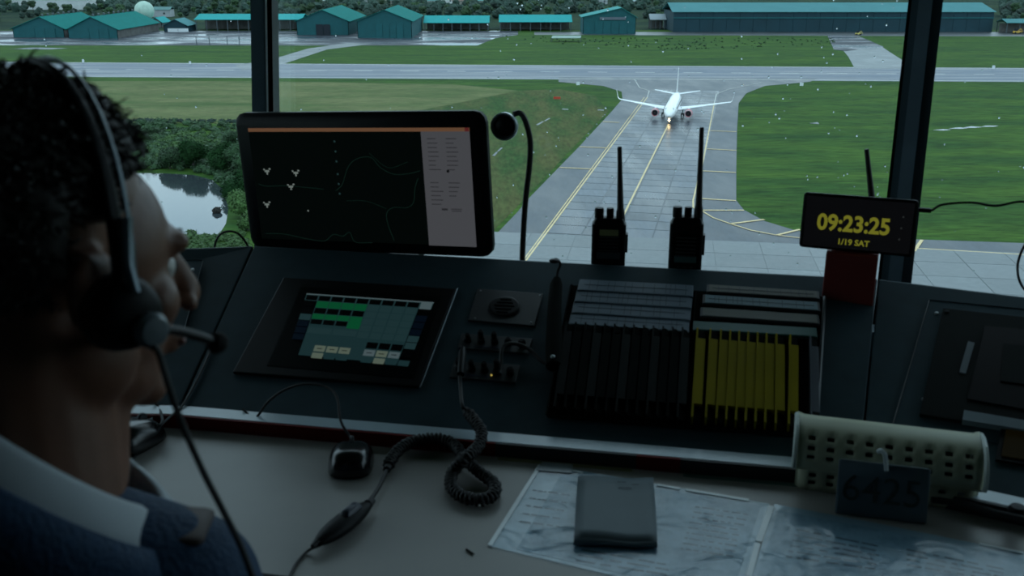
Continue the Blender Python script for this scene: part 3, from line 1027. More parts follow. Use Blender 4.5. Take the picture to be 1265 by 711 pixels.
def mullion(i, name):
    a, b = pts[i]
    view = Vector((a.x, a.y, 0)).normalized()
    d = (b - a).normalized()
    xx = Vector((view.y, -view.x, 0)).normalized()
    nn = xx.cross(d).normalized()
    Mr = Matrix((tuple(xx), tuple(-nn), tuple(d))).transposed()
    L = (b - a).length
    c = (a + b) / 2
    o = MB().box(c + xx * -.0155, (.030, .085, L), Mr).build(name, M_alud)
    o['kind'] = 'structure'
    ch = [(.0015, .004, .088, M_mul), (.0085, .010, .060, M_blkmat), (.0200, .013, .092, M_mul)] if i <= 2 else \
         [(-.0335, .006, .060, M_blkmat), (-.0060, .024, .090, mat('mid_blue_aluminium', (.22, .31, .38), .5)), (.0150, .018, .080, mat('deep_blue_aluminium', (.035, .06, .075), .5))]
    for (off, wd, dp, m_) in ch:
        MB().box(c + xx * off, (wd, dp, L), Mr).build('mullion_strip', m_, o)
for k in range(len(CR)):
    mullion(k, 'trim_%d' % (k + 1))
# room shell
FL = [(-2.75, .95), (-2.75, -2.2), (2.5, -2.2), (2.5, .35), (1.78, 1.28), (.752, 1.85), (-.53, 2.10), (-1.75, 2.12)]
FL = [(-3.0, .95), (-3.0, -2.3), (2.77, -2.3), (2.77, .35)] + FL[4:]
fl = MB().slab([(x, y, 0) for x, y in FL], .15)
struct('floor', fl, M_floor)
CE = [(p[1].x, p[1].y) for p in pts]
ce = MB().slab([(x, y, 2.52) for x, y in CE] + [(2.9, -2.2, 2.52), (-3.1, -2.2, 2.52)], .12)
struct('ceiling', ce, M_ceil)
# unseen roof overhang, added above the windows to cut daylight in the cab
blocker_eaves = MB().slab([(CE[i][0] * 1.42, CE[i][1] * 1.42 + .05, 2.66) for i in range(len(CE))] + [(4.0, -2.6, 2.66), (-4.2, -2.6, 2.66)], .12)
struct('roof', blocker_eaves, M_ceil)
struct('wall_back', MB().box((-.1, -2.25, 1.2), (6.2, .1, 2.4)), M_wall)
struct('wall_left', MB().box((-2.95, -.65, 1.2), (.1, 3.2, 2.4)), M_wall)
struct('wall_right', MB().box((2.72, -.95, 1.2), (.1, 2.6, 2.4)), M_wall)
for i in range(len(CR) - 1):
    a, b = CR[i][0], CR[i + 1][0]
    va, vb = Vector((a[0], a[1], 0)), Vector((b[0], b[1], 0))
    d = vb - va
    nn = Vector((d.y, -d.x, 0)).normalized()
    if nn.dot(va) < 0: nn = -nn
    struct(('wall_front_%s' % ['far_left', 'left', 'centre', 'right', 'far_right'][i]), MB().box((va + vb) / 2 + Vector((0, 0, .365)) + nn * .02, (d.length, .08, .73), frame(va, d, (0, 0, 1))), M_wall)

# raindrops on the panes
for i, dens in ((2, 260), (3, 110), (1, 60)):
    a0_, a1_ = pts[i]; b0_, b1_ = pts[i + 1]
    rnd = random.Random(60 + i)
    db = MB()
    nrm = (b0_ - a0_).cross(a1_ - a0_).normalized()
    if nrm.y < 0: nrm = -nrm
    for _ in range(dens):
        u = rnd.random() ** (.6 if i == 2 else 1)
        v = rnd.uniform(.05, .42)
        p = a0_.lerp(b0_, u).lerp(a1_.lerp(b1_, u), v) + nrm * .0135
        r = rnd.uniform(.0008, .0021)
        db.ell(p, (r, r * .5, r * 1.2), nu=6, nv=4)
    o = tag(db.build('raindrops', M_drop, bpy.data.objects['window_%d' % (i + 1)], smooth='all'), kind='stuff')

# ---- console (three facets) -------------------------------------------------
T0, T1 = at_z(313, 304, .92), at_z(1085, 345, .92)
Bm = at_z(640, 536, .772)
U = (T1 - T0).normalized()
PN = U.cross(Bm - T0).normalized()
if PN.z < 0: PN = -PN
def on(x, y, h=0.0):
    """place on the centre console slope, h above it"""
    return at_plane(x, y, T0 + PN * h, PN)
VD = PN.cross(U).normalized()
if VD.z > 0: VD = -VD                       # down the slope
SLEN = (Bm - T0).dot(VD)
MC = Matrix((tuple(U), tuple(-VD), tuple(PN))).transposed()   # local x along, y up the slope, z out
PZ = .772
DZ = .75
tr0, tr1 = at_z(180, 515, PZ), at_z(900, 579, PZ)
def console(name, lab, A_, B_, A2, B2, n_back):
    """one facet: ridge A_-B_, foot of slope A2-B2"""
    A_, B_, A2, B2 = map(Vector, (A_, B_, A2, B2))
    base = Vector(((A_.x + B_.x) / 2, (A_.y + B_.y) / 2, 0))
    t = thing(name, lab, 'console', base)
    bk = Vector(n_back)
    led = -bk * .030
    h1 = Vector((0, 0, 1))
    part('slope_panel', MB().slab([A2, B2, B_, A_], .012, (B2 - A2).cross(A_ - A2).normalized()), M_console, t, bevel=.002)
    part('rear_deck', MB().slab([A_ - h1 * .035 , B_ - h1 * .035, B_ + bk * .10 - h1 * .035, A_ + bk * .10 - h1 * .035], .02), M_console, t)
    part('ridge', MB().slab([A_ - h1 * .001 - bk * .0, B_ - h1 * .001, B_ + bk * .008 - h1 * .002, A_ + bk * .008 - h1 * .002], .035), M_console, t)
    part('ledge', MB().slab([A2 + led, B2 + led, B2 + h1 * .0005, A2 + h1 * .0005], .014), M_ledge, t)
    fa, fb = A2 + led, B2 + led
    part('cabinet', MB().slab([Vector((A2.x, A2.y, 0)) + h1 * (DZ - .035), Vector((B2.x, B2.y, 0)) + h1 * (DZ - .035), Vector((B_.x, B_.y, 0)) + bk * .1 + h1 * (DZ - .035), Vector((A_.x, A_.y, 0)) + bk * .1 + h1 * (DZ - .035)], DZ - .035), M_console, t)
    return t, fa, fb
# foot of slope on PZ
def foot(P):
    return P + VD * ((P.z - PZ) / -VD.z)
A2, B2 = at_plane(222, 503, T0, PN), at_plane(1064, 580, T0, PN)
A2 = A2 + VD * ((A2.z - PZ) / -VD.z); B2 = B2 + VD * ((B2.z - PZ) / -VD.z)
bkC = Vector((-VD.x, -VD.y, 0)).normalized()
tC, fC0, fC1 = console('console_centre', 'grey central sloping console with touch screen and strip bay', T0 + U * .0015, T1 - U * .0015, A2 + U * .0015, B2 - U * .0015, bkC)
TR = at_z(1265, 367, .92); dR = (TR - T1).normalized()
TR = T1 + dR * .9
BR = at_z(1265, 622, PZ); dB = (BR - B2); dB.z = 0; dB.normalize()
dBR = (dR * .6 + dB * .4).normalized()
B3 = B2 + dBR * .85
nR = Vector((-dR.y, dR.x, 0))
tR, fR0, fR1 = console('console_right', 'grey right hand sloping console with black instrument panel', T1 + dR * .0015, TR, B2 + dBR * .0015, B3, nR)
dL = (at_z(228, 307, .92) - T0).normalized()
TL_ = T0 + dL * .9
A3 = A2 + Vector((-1, .03, 0)).normalized() * .9
nL = Vector((dL.y, -dL.x, 0))
if nL.y < 0: nL = -nL
tL, fL0, fL1 = console('console_left', 'grey left hand sloping console partly behind the man', TL_, T0 + dL * .0015, A3, A2 + Vector((-.0015, 0, 0)), nL)
for o, nm in ((tC, 'console'), (tR, 'console'), (tL, 'console')):
    ORI[nm] = ORI.get(nm)
PNR = (TR - T1).cross(B2 - T1).normalized()
if PNR.z < 0: PNR = -PNR
def onR(x, y, h=0.0):
    return at_plane(x, y, T1 + PNR * h, PNR)
PNL = (TL_ - T0).cross(A2 - T0).normalized()
if PNL.z < 0: PNL = -PNL
def onL(x, y, h=0.0):
    return at_plane(x, y, T0 + PNL * h, PNL)

# ---- desk worktop -----------------------------------------------------------
fe = at_z(315, 706, DZ)
dd = Vector((1, -.206, 0)).normalized()
desk_poly = [fe - dd * 1.1, fe + dd * 1.35, fR1 + Vector((0, 0, 0)), fR0, fC0, fL0]
desk_poly = [Vector((p.x, p.y, DZ)) for p in desk_poly]
base = Vector((0, 1.2, 0))
td = thing('desk', 'long warm grey worktop with dark red edging below the console', 'desk', Vector((0, 1.1, 0)))
part('worktop', MB().slab(desk_poly, .028), M_desk, td)
nb = Vector((-dd.y, dd.x, 0))
part('front_edge', MB().slab([desk_poly[0] - nb * .006, desk_poly[1] - nb * .006, desk_poly[1] + nb * .0, desk_poly[0] + nb * .0], .032), M_blk, td)
for q in (-.9, 1.2):
    p = fe + dd * q + nb * .12
    part('leg', MB().box((p.x, p.y, (DZ - .028) / 2), (.05, .05, DZ - .028)), M_dkgrey, td)
# edging strip between worktop and ledge: dark red, then black at the right
def edging(pa, pb, m, lab=None):
    d = (pb - pa); d.z = 0
    n_ = Vector((d.y, -d.x, 0)).normalized()
    if n_.y > 0: n_ = -n_
    a, b = Vector((pa.x, pa.y, PZ - .0005)), Vector((pb.x, pb.y, PZ - .0005))
    return part('edging', MB().slab([a + n_ * .006, b + n_ * .006, b + n_ * .0005, a + n_ * .0005], .0215), m, td, lab)
edging(fL0, fL1, M_red)
cl = lambda s: fC0.lerp(fC1, s)
edging(cl(0), cl(.50), M_red)
edging(cl(.50), cl(.70), mat('black_edge', (.012, .012, .013), .6), 'black stretch of edging')
edging(cl(.70), cl(.76), M_red)
edging(cl(.76), cl(1), MATS['black_edge'])
edging(fR0, fR1, MATS['black_edge'])
M_tape = mat('yellow_tape', (.22, .21, .10), .6)
for (s0, s1, m_, lb) in ((.505, .695, M_tape, 'pale yellow tape strip'), (.765, .93, mat('green_tape', (.08, .16, .14), .6), 'dull green tape strip')):
    a, b = cl(s0), cl(s1)
    d = (b - a).normalized(); n_ = Vector((d.y, -d.x, 0))
    a = Vector((a.x, a.y, DZ + .0006)); b = Vector((b.x, b.y, DZ + .0006))
    part('tape', MB().slab([a + n_ * .016, b + n_ * .016, b + n_ * .0065, a + n_ * .0065], .0006), m_, td, lb)

# ---- touch screen in the centre slope ---------------------------------------
def quad_on(fn, pxs, h, th, nrm):
    return MB().slab([fn(x, y, h) for x, y in pxs], th, nrm)
tp = thing('touch_panel', 'black framed touch screen with green and teal keys set in the console', 'screen', on(430, 405))
outer = [(287, 459), (517, 477), (563, 356), (350, 342)]
part('bezel', quad_on(on, outer, .006, .0055, PN), M_blk, tp, bevel=.002)
part('trim_line', MB().tube([on(519, 478, .002), on(565, 356, .002)], .0012, 4), M_alu, tp)
inner = [(330, 451), (510, 467), (545, 366), (372, 354)]
part('glass_front', quad_on(on, inner, .0066, .0005, PN), mat('black_gloss', (.004, .005, .006), .3, spec=.1), tp)
TLp, TRp, BRp, BLp = (379, 362), (536, 373), (503, 457), (351, 443)
def cellpt(u, v):
    x = (TLp[0] * (1 - u) + TRp[0] * u) * (1 - v) + (BLp[0] * (1 - u) + BRp[0] * u) * v
    y = (TLp[1] * (1 - u) + TRp[1] * u) * (1 - v) + (BLp[1] * (1 - u) + BRp[1] * u) * v
    return x, y
G_teal = glow('key_teal', (.012, .036, .040), 1.0)
G_teal2 = glow('key_teal_light', (.016, .043, .047), 1.0)
G_green = glow('key_green', (.003, .085, .030), 1.0)
G_pale = glow('key_pale', (.115, .150, .115), 1.0)
G_white = glow('key_white', (.085, .125, .135), 1.0)
G_navy = glow('key_navy', (.001, .004, .009), 1.0)
G_dark = mat('key_dark', (.003, .004, .005), .5, spec=.06)
def cell(c0, c1, r0, r1, m, h=.0078, gap=.06, nm='key'):
    a = [cellpt(c0 / 10 + gap / 10, r1 / 10 - gap / 10), cellpt(c1 / 10 - gap / 10, r1 / 10 - gap / 10), cellpt(c1 / 10 - gap / 10, r0 / 10 + gap / 10), cellpt(c0 / 10 + gap / 10, r0 / 10 + gap / 10)]
    part(nm, quad_on(on, a, h, .0004, PN), m, tp)
cell(1, 9, 1, 9.2, G_teal, .0072, 0, 'screen_area')
cell(0, 10, 0, .16, G_white, .0074, 0, 'screen_bar')
cell(0, 10, .16, 1.02, G_teal2, .0073, 0, 'screen_bar')
for k in range(9): cell(k, k + 1, .18, 1, G_dark)
cell(9, 10, .1, 1.15, G_white)
for r_ in (1, 2): cell(0, 1, r_, r_ + 1, G_dark)
cell(0, 1, 3, 4, G_teal2)
for r_ in (4, 5, 6): cell(0, 1, r_, r_ + 1, G_navy)
for k in (1, 2, 3, 4): cell(k, k + 1, 1, 2, G_green, gap=.03)
for k in (1, 2, 3, 4): cell(k, k + 1, 2, 2.9, G_dark)
for k in (1, 2, 3, 4): cell(k, k + 1, 2.9, 3.7, G_green, gap=.03)
for k in (1, 2, 3): cell(k, k + 1, 3.7, 4.5, G_dark)
cell(4, 5, 3.7, 4.7, G_green, gap=.0)
for k in (5, 6, 7, 8):
    for r_ in (1, 2, 3, 4, 5): cell(k, k + 1, r_, r_ + 1, G_teal2)
for k in (1, 3): cell(k, k + 2, 4.9, 5.9, G_teal2)
for r_ in (2, 3, 4): cell(9, 10, r_, r_ + 1, G_navy)
cell(9, 10, 5, 6, G_teal2); cell(9, 10, 6, 7, G_teal2)
for k in (6, 7, 8): cell(k, k + 1, 6.4, 7.4, G_dark)
cell(9, 10, 7.4, 8.3, G_dark)
for k in (2, 3, 4): cell(k, k + 1, 7.5, 8.5, G_pale)
for k in (6, 8): cell(k, k + 1, 7.5, 8.5, G_white)
cell(7, 8, 7.5, 8.5, G_pale)
cell(2, 3, 8.6, 9.5, G_pale); cell(7, 8, 8.6, 9.5, G_pale)
for k in (3, 4, 6, 8, 9): cell(k, k + 1, 8.6, 9.5, G_teal)
for k in (2, 3, 4, 6, 7, 8):
    x, y = cellpt(k / 10 + .05, .80)
    part('key_text', MB().box(on(x, y, .0082), (.009, .0016, .0002), MC), G_dark, tp)

# speaker plate
ts = thing('speaker_plate', 'square dark speaker plate with round grille right of the touch screen', 'speaker', on(625, 378))
part('plate', quad_on(on, [(578, 395), (660, 402), (671, 362), (590, 356)], .004, .004, PN), M_dkgrey, ts, bevel=.001)
cc = on(623, 379, .0045)
part('grille', MB().lathe([(.0, 0), (.026, 0), (.028, .002), (.024, .003), (.0, .003)], cc, MC, 28), M_blk, ts)
for k in range(5):
    part('slot', MB().box(cc + MC @ Vector((0, (k - 2) * .009, .0034)), (.036 - abs(k - 2) * .008, .002, .001), MC), M_blkmat, ts)
for q in ((587, 393), (656, 398), (667, 365), (594, 359)):
    part('screw', MB().lathe([(.0, 0), (.002, 0), (.0015, .0012), (0, .0014)], on(q[0], q[1], .004), MC, 10), M_screw, ts)
# jack strips
def jackstrip(pxs, lab, n, jm, led=False):
    c = on(sum(p[0] for p in pxs) / 4, sum(p[1] for p in pxs) / 4)
    t = thing('jack_strip', lab, 'jack panel', c)
    part('plate', quad_on(on, pxs, .004, .004, PN), M_dkgrey, t, bevel=.001)
    a = on((pxs[0][0] + pxs[3][0]) / 2, (pxs[0][1] + pxs[3][1]) / 2, .004)
    b = on((pxs[1][0] + pxs[2][0]) / 2, (pxs[1][1] + pxs[2][1]) / 2, .004)
    for k in range(n):
        p = a.lerp(b, (k + .6) / (n + .2))
        part('jack', MB().lathe([(0, 0), (.0065, 0), (.0065, .008), (.005, .010), (.005, jm[k]), (.0035, jm[k] + .003), (0, jm[k] + .003)], p, MC, 14), M_blk, t)
    part('label_bar', MB().box(a.lerp(b, .45) + VD * .012, (.055, .003, .001), MC), mat('engraved_bar', (.02, .03, .06), .5), t)
    if led:
        part('indicator', MB().ell(a.lerp(b, .62) + VD * .010 + PN * .002, .0016, nu=8, nv=6), glow('amber_led', (.6, .45, .1), 1.2), t, 'small lit amber lamp')
    return t
jackstrip([(566, 429), (652, 436), (658, 418), (570, 411)], 'upper row of black knobs and jacks below the speaker plate', 5, (.012, .022, .020, .010, .008))
jackstrip([(555, 465), (637, 472), (643, 451), (561, 445)], 'lower row of black jacks with a lit amber lamp', 5, (.020, .018, .016, .024, .008), True)

# stick microphone leaning on the slope
tm = thing('stick_microphone', 'black handheld stick microphone with hooked tip resting between jacks and strip bay', 'microphone', on(684, 450))
part('body', MB().tube([on(684, 452, .016), on(684, 430, .018), on(685, 380, .018), on(687, 352, .022), on(688, 344, .026)], [.013, .0145, .0125, .0115, .007], 14), M_blkmat, tm, smooth=True)
part('hook', MB().tube(spline([on(688, 346, .026), on(689, 335, .032), on(692, 326, .040), on(688, 320, .044), on(682, 321, .044)], 5), .0024, 8), M_blk, tm, smooth=True)
part('tip', MB().ell(on(685, 322, .045), (.010, .010, .004), nu=12, nv=8), M_blk, tm, smooth=True)
part('button', MB().ell(on(683, 440, .031), (.004, .004, .002), MC, nu=10, nv=6), M_screw, tm, 'small bright button')
part('cable', MB().tube(spline([on(680, 450, .012), on(668, 445, .012), on(655, 432, .018), on(640, 425, .024), on(626, 425, .026), on(620, 432, .022), on(619, 447, .012), on(617, 462, .010)], 6), .0032, 8), M_rub, tm, smooth=True)

# ---- flight strip bay ---------------------------------------------------------
tb = thing('strip_bay', 'black flight strip bay sunk in the console with thin metal rim', 'strip bay', on(850, 450))
part('tray', quad_on(on, [(676, 512), (1004, 538), (1017, 366), (706, 352)], .003, .0028, PN), M_blkmat, tb)
for a, b in (((676, 512), (706, 352)), ((1008, 538), (1019, 366)), ((676, 513), (1006, 539)), ((846, 526), (859, 360))):
    part('rim', MB().tube([on(a[0], a[1], .005), on(b[0], b[1], .005)], .0028, 4), M_dkgrey if a[0] == 1008 else M_blkmat, tb)
M_strip = mat('pale_blue_strip_paper', (.13, .18, .235), .6, var=.06)
M_stripg = mat('green_strip_holder', (.015, .10, .085), .5)
M_stripb = mat('tan_strip_paper', (.10, .105, .085), .6)
M_stripy = mat('yellow_strip_holder', (.26, .205, .001), .7, var=.08, spec=.1)
M_ink = mat('print_ink', (.03, .04, .06), .7)
def strip_h(a, b, h, m, lab, grp, lines=True, lift=.014, holder=None):
    """horizontal strip: its lower edge runs from pixel a to pixel b; h wide up the slope and tilted"""
    pa, pb = on(a[0], a[1], lift), on(b[0], b[1], lift)
    up = (-VD * math.cos(R(4)) - PN * math.sin(R(4)))
    t = thing('flight_strip', lab, 'flight strip', (pa + pb) / 2, grp)
    n2 = (pb - pa).cross(up).normalized()
    if n2.dot(PN) < 0: n2 = -n2
    part('holder', MB().slab([pa, pb, pb + up * h, pa + up * h], .006, n2), holder or M_dkgrey, t, bevel=.001)
    q = (pb - pa).normalized()
    part('paper', MB().slab([pa + q * .004 + n2 * .0006 + up * .002, pb - q * .004 + n2 * .0006 + up * .002, pb - q * .004 + up * (h - .001) + n2 * .0006, pa + q * .004 + up * (h - .001) + n2 * .0006], .0005, n2), m, t)
    if lines:
        rn = random.Random(int(a[0] * 7 + a[1]))
        L = (pb - pa).length
        x = .02
        k = MB()
        while x < L - .012:
            s = pa + q * x + n2 * .0011
            k.slab([s + up * .004, s + q * .0007 + up * .004, s + q * .0007 + up * (h * .9), s + up * (h * .9)], .0003, n2)
            x += rn.uniform(.006, .026)
        s = pa + q * .01 + n2 * .0011 + up * h * .5
        k.slab([s, s + q * (L - .02), s + q * (L - .02) + up * .0006, s + up * .0006], .0003, n2)
        part('ruling', k, M_ink, t)
    return t
names4 = ['topmost', 'second from top', 'third from top', 'lowest']
for k in range(4):
    u = k / 3
    a = (713 + (702 - 713) * u, 358 + (400 - 358) * u)
    b = (856 + (851 - 856) * u, 366 + (410 - 366) * u)
    strip_h(a, b, .036, M_strip, names4[k] + ' of the pale strips stacked above the black holders', 'pale strips in the left column', holder=M_strip)
strip_h((873, 360), (1013, 369), .024, M_stripb, 'darkest topmost strip in the right column above the yellow holders', 'strips in the right column')
strip_h((868, 374), (1014, 384), .027, mat('teal_strip_paper', (.13, .22, .26), .6), 'blue green strip second from top in the right column', 'strips in the right column')
strip_h((865, 390), (1013, 400), .027, M_stripb, 'brownish strip third from top in the right column', 'strips in the right column', lines=False)
strip_h((856, 407), (1010, 416), .026, M_stripg, 'green holder lying just above the yellow holders', 'strips in the right column', lines=False, holder=M_stripg)
ordn = ['first', 'second', 'third', 'fourth', 'fifth', 'sixth', 'seventh', 'eighth', 'ninth', 'tenth', 'eleventh', 'twelfth', 'thirteenth', 'fourteenth', 'fifteenth']
def strip_v(xt, yt, xb, yb, wpx, m, mc, lab, grp):
    """upright holder: wedge body from top pixel to bottom pixel, one long edge raised, black end caps"""
    a, b = on(xt, yt, .004), on(xb, yb, .004)
    d = (b - a).normalized()
    sd = PN.cross(d).normalized()
    if sd.dot(U) < 0: sd = -sd
    wd = (on(xb + wpx, yb, .004) - b).length
    t = thing('strip_holder', lab, 'strip holder', (a + b) / 2, grp)
    L = (b - a).length
    def wedge(s0, s1, h1, h2, in0=0, in1=1):
        p0, p1 = a + d * L * s0, a + d * L * s1
        w0, w1 = wd * in0, wd * in1
        vs = []
        for p in (p0, p1):
            vs += [p + sd * w0, p + sd * w1, p + sd * w1 + PN * h2, p + sd * w0 + PN * h1]
        return MB().add(vs, [(0, 1, 2, 3), (7, 6, 5, 4), (0, 4, 5, 1), (1, 5, 6, 2), (2, 6, 7, 3), (3, 7, 4, 0)])
    part('body', wedge(.12, .86, .0165, .0155, 0, 1.03), m, t, bevel=.0008)
    for s0, s1 in ((0, .115), (.865, 1)):
        part('end_clip', wedge(s0, s1, .013, .008, .22, .98), mc, t)
    part('spine', wedge(0, 1, .0170, .0168, 0, .20), m, t)
    for s0 in (.30, .55, .75):
        pass
    return t
ny = 10
for k in range(ny):
    gap = (0, .18, .18, .18, .18, .18, .18, .18, .18, .36)[k]
    xs = [860, 876, 889, 900.5, 911.5, 922.5, 934, 945, 957, 974][k]
    xb = [853, 870, 883, 895, 907, 919, 931, 943, 956, 972][k]
    wp = [12.5, 12, 11.6, 11.6, 11.7, 11.8, 11.9, 11.9, 12, 12][k]
    strip_v(xs, 414 + k * .9, xb, 524 + k * 1.0, wp, M_stripy, M_blkmat, ordn[k] + ' yellow strip holder from the left in the right column', 'yellow strip holders')
strip_v(999, 424, 1000, 534, 11, mat('grey_strip_holder', (.06, .07, .09), .6), M_blkmat, 'single grey strip holder right of the yellow ones', 'grey strip holder')
for k in range(13):
    strip_v(699 + k * 11.9, 406 + k * .6, 684 + k * 12.6, 511 + k * 1.1, 11.0, M_blkmat if k % 3 else M_blks, M_blkmat, ordn[k] + ' black strip holder from the left in the left column', 'black strip holders')

# ---- right console instruments ------------------------------------------------
ti = thing('instrument_panel', 'black instrument panel with screws and pale light bar set in the right console', 'panel', onR(1210, 450))
part('plate', quad_on(onR, [(1103, 523), (1300, 560), (1330, 385), (1148, 370)], .002, .002, PNR), M_console, ti)
part('outline', MB().tube([onR(1103, 523, .0025), onR(1148, 370, .0025), onR(1330, 388, .0025)], .0008, 4), M_dkgrey, ti)
part('black_face', quad_on(onR, [(1136, 511), (1310, 540), (1330, 398), (1165, 380)], .008, .006, PNR), M_blks, ti, bevel=.001)
for q in ((1157, 387), (1170, 385), (1141, 493)):
    part('screw', MB().lathe([(0, 0), (.0035, 0), (.003, .002), (0, .0022)], onR(q[0], q[1], .002 if q[0] < 1160 else .008), frame(T1, dR, PNR), 12), M_screw if q[0] != 1170 else M_blk, ti)
part('slot', quad_on(onR, [(1185, 459), (1193, 461), (1204, 423), (1196, 421)], .0095, .0012, PNR), mat('grey_slot', (.10, .13, .15), .5), ti)
part('dark_screen', quad_on(onR, [(1195, 492), (1310, 513), (1320, 412), (1217, 402)], .010, .001, PNR), mat('reddish_black_glass', (.006, .004, .005), .4, spec=.1), ti)
part('inner_window', quad_on(onR, [(1236, 470), (1310, 480), (1315, 430), (1240, 424)], .0115, .001, PNR), M_blks, ti)
part('light_bar', quad_on(onR, [(1189, 518), (1310, 537), (1310, 526), (1191, 506)], .012, .010, PNR), mat('pale_bar', (.16, .21, .24), .5), ti, 'pale grey grip bar')
part('amber_screen', quad_on(onR, [(1230, 567), (1310, 580), (1310, 530), (1238, 522)], .006, .004, PNR), M_blk, ti)
part('amber_face', quad_on(onR, [(1237, 562), (1308, 574), (1308, 535), (1243, 528)], .0075, .001, PNR), glow('dim_amber', (.005, .004, .001), 1), ti, 'dim amber display')
# left console cover plate
tlp = thing('cover_plate', 'grey cover plate with one screw on the left console beside the face', 'panel', onL(200, 350))
part('plate', quad_on(onL, [(140, 430), (226, 412), (251, 321), (150, 318)], .002, .002, PNL), M_console, tlp)
part('outline', MB().tube([onL(226, 412, .0025), onL(251, 321, .0025), onL(150, 318, .0025)], .0008, 4), M_alu, tlp)
part('screw', MB().lathe([(0, 0), (.004, 0), (.003, .002), (0, .0022)], onL(238, 333, .002), frame(T0, U, PNL), 12), M_screw, tlp)

# ---- monitor ---------------------------------------------------------------------
def deckz(): return .885
mBL, mBR = at_y(309.5, 306.5, 1.995), at_y(608.5, 318.5, 1.83)
zb = mBL.z
mx = (mBR - mBL); Wm = mx.length; mx.normalize()
mtl = at_plane(297, 140, mBL, mx.cross(Vector((0, 0, 1))))
Hm = mtl.z - zb
mn = Vector((mx.y, -mx.x, 0)).normalized()
if mn.y > 0: mn = -mn
mup = mn.cross(mx).normalized()
if mup.z < 0: mup = -mup
MM = Matrix((tuple(mx), tuple(mup), tuple(mn))).transposed()     # x right, y up, z towards viewer
mc = mBL + mx * Wm / 2 + mup * Hm / 2
tmn = thing('monitor', 'large black monitor showing a dark radar map behind the console', 'monitor', mBL + mx * Wm / 2 - mn * -.0 + Vector((0, 0, deckz() - zb)))
def mp_(u, v, h=0.0): return mBL + mx * (Wm * u) + mup * (Hm * v) + mn * h
part('housing', MB().box(mc - mn * .012, (Wm, Hm, .024), MM, bev=.022), M_blk, tmn, smooth=True)
part('rear_bulge', MB().box(mc - mn * .035, (Wm * .6, Hm * .6, .03), MM, taper=1.0, bev=.02), M_blk, tmn, smooth=True)
fpt = mc - mn * .05 + Vector((0, 0, -Hm / 2))
part('foot', MB().box(Vector((fpt.x, fpt.y, deckz() + .004)), (.20, .10, .008), frame(mc, (mx.x, mx.y, 0), (0, 0, 1))), M_blk, tmn)
part('neck', MB().box(Vector((fpt.x, fpt.y, deckz() + .06)), (.06, .02, .12), frame(mc, (mx.x, mx.y, 0), (0, 0, 1))), M_blk, tmn)
def mrect(u0, u1, v0, v1, h, m, nm, lab=None):
    return part(nm, MB().slab([mp_(u0, v0, h), mp_(u1, v0, h), mp_(u1, v1, h), mp_(u0, v1, h)], .0005, mn), m, tmn, lab)
scr = mrect(.058, .942, .080, .88, .0010, glow('map_black', (.0012, .0026, .0022), 1.0), 'screen')
mrect(.058, .942, .868, .893, .0015, glow('orange_bar', (.17, .085, .045), 1.0), 'title_bar', 'dull orange bar along the top of the screen')
mrect(.925, .94, .868, .893, .0018, glow('red_box', (.12, .02, .02), 1.0), 'close_box')
mrect(.758, .942, .075, .868, .0015, glow('side_grey', (.085, .088, .098), 1.0), 'side_panel', 'grey text column at the right of the screen')
G_line = glow('map_line', (.006, .020, .015), 1.0)
G_mark = glow('map_mark', (.20, .24, .22), 1.0)
G_txt = mat('screen_text', (.01, .01, .012), .5)
def mcurve(uvs, r=.0006, m=None, nm='map_line'):
    part(nm, MB().tube([mp_(u, v, .0018) for u, v in [(p.x, p.y) for p in spline([Vector((a, b, 0)) for a, b in uvs], 6)]], r, 4), m or G_line, tmn)
mcurve([(.40, .45), (.43, .50), (.46, .62), (.50, .68), (.555, .69), (.59, .62), (.64, .575), (.70, .58), (.745, .60)])
mcurve([(.075, .49), (.11, .475), (.19, .48), (.28, .47), (.35, .46)])
mcurve([(.62, .10), (.60, .22), (.60, .30), (.63, .34), (.68, .34), (.71, .38), (.72, .48), (.735, .55)])
mcurve([(.08, .12), (.16, .12), (.26, .09), (.33, .08), (.37, .13), (.41, .12), (.44, .15), (.46, .08), (.53, .08)])
mcurve([(.44, .38), (.52, .38), (.60, .33)], .0004)
mcurve([(.55, .72), (.62, .62), (.70, .66)], .0004)
for (u, v) in ((.118, .585), (.24, .575), (.213, .475), (.100, .34)):
    q = MB()
    q.box(mp_(u, v, .002), (.010, .004, .0005), MM); q.box(mp_(u - .012, v + .012, .002), (.003, .003, .0005), MM)
    q.box(mp_(u + .012, v + .016, .002), (.004, .003, .0005), MM); q.box(mp_(u, v - .014, .002), (.003, .006, .0005), MM)
    part('radar_target', q, G_mark, tmn)
part('radar_target', MB().box(mp_(.275, .30, .002), (.003, .003, .0005), MM), G_mark, tmn)
for k, v in enumerate((.80, .73, .66, .57, .50, .43)):
    part('map_mark', MB().box(mp_(.415, v, .002), (.0035, .0035, .0005), MM), glow('map_dim_mark', (.02, .05, .05), 1), tmn)
rnd = random.Random(3)
q = MB()
for c_, (ua, n_) in enumerate(((.775, 14), (.845, 12))):
    for k in range(n_):
        v = .82 - k * .030 - (.06 if k > 7 else 0)
        L = rnd.uniform(.014, .026)
        q.box(mp_(ua + .006 + L / 2 / Wm, v, .0021), (L, .0016, .0003), MM)
q.box(mp_(.83, .335, .0021), (.012, .004, .0003), MM); q.box(mp_(.875, .338, .0021), (.022, .0016, .0003), MM); q.box(mp_(.875, .325, .0021), (.020, .0016, .0003), MM)
part('screen_text', q, mat('screen_text_grey', (.02, .02, .022), .5, emit=(.03, .03, .034), es=GLOW), tmn)['kind'] = 'stuff'
part('dot', MB().lathe([(0, 0), (.0028, 0), (.0028, .0004), (0, .0004)], mp_(.852, .60, .002), MM, 12), G_txt, tmn)

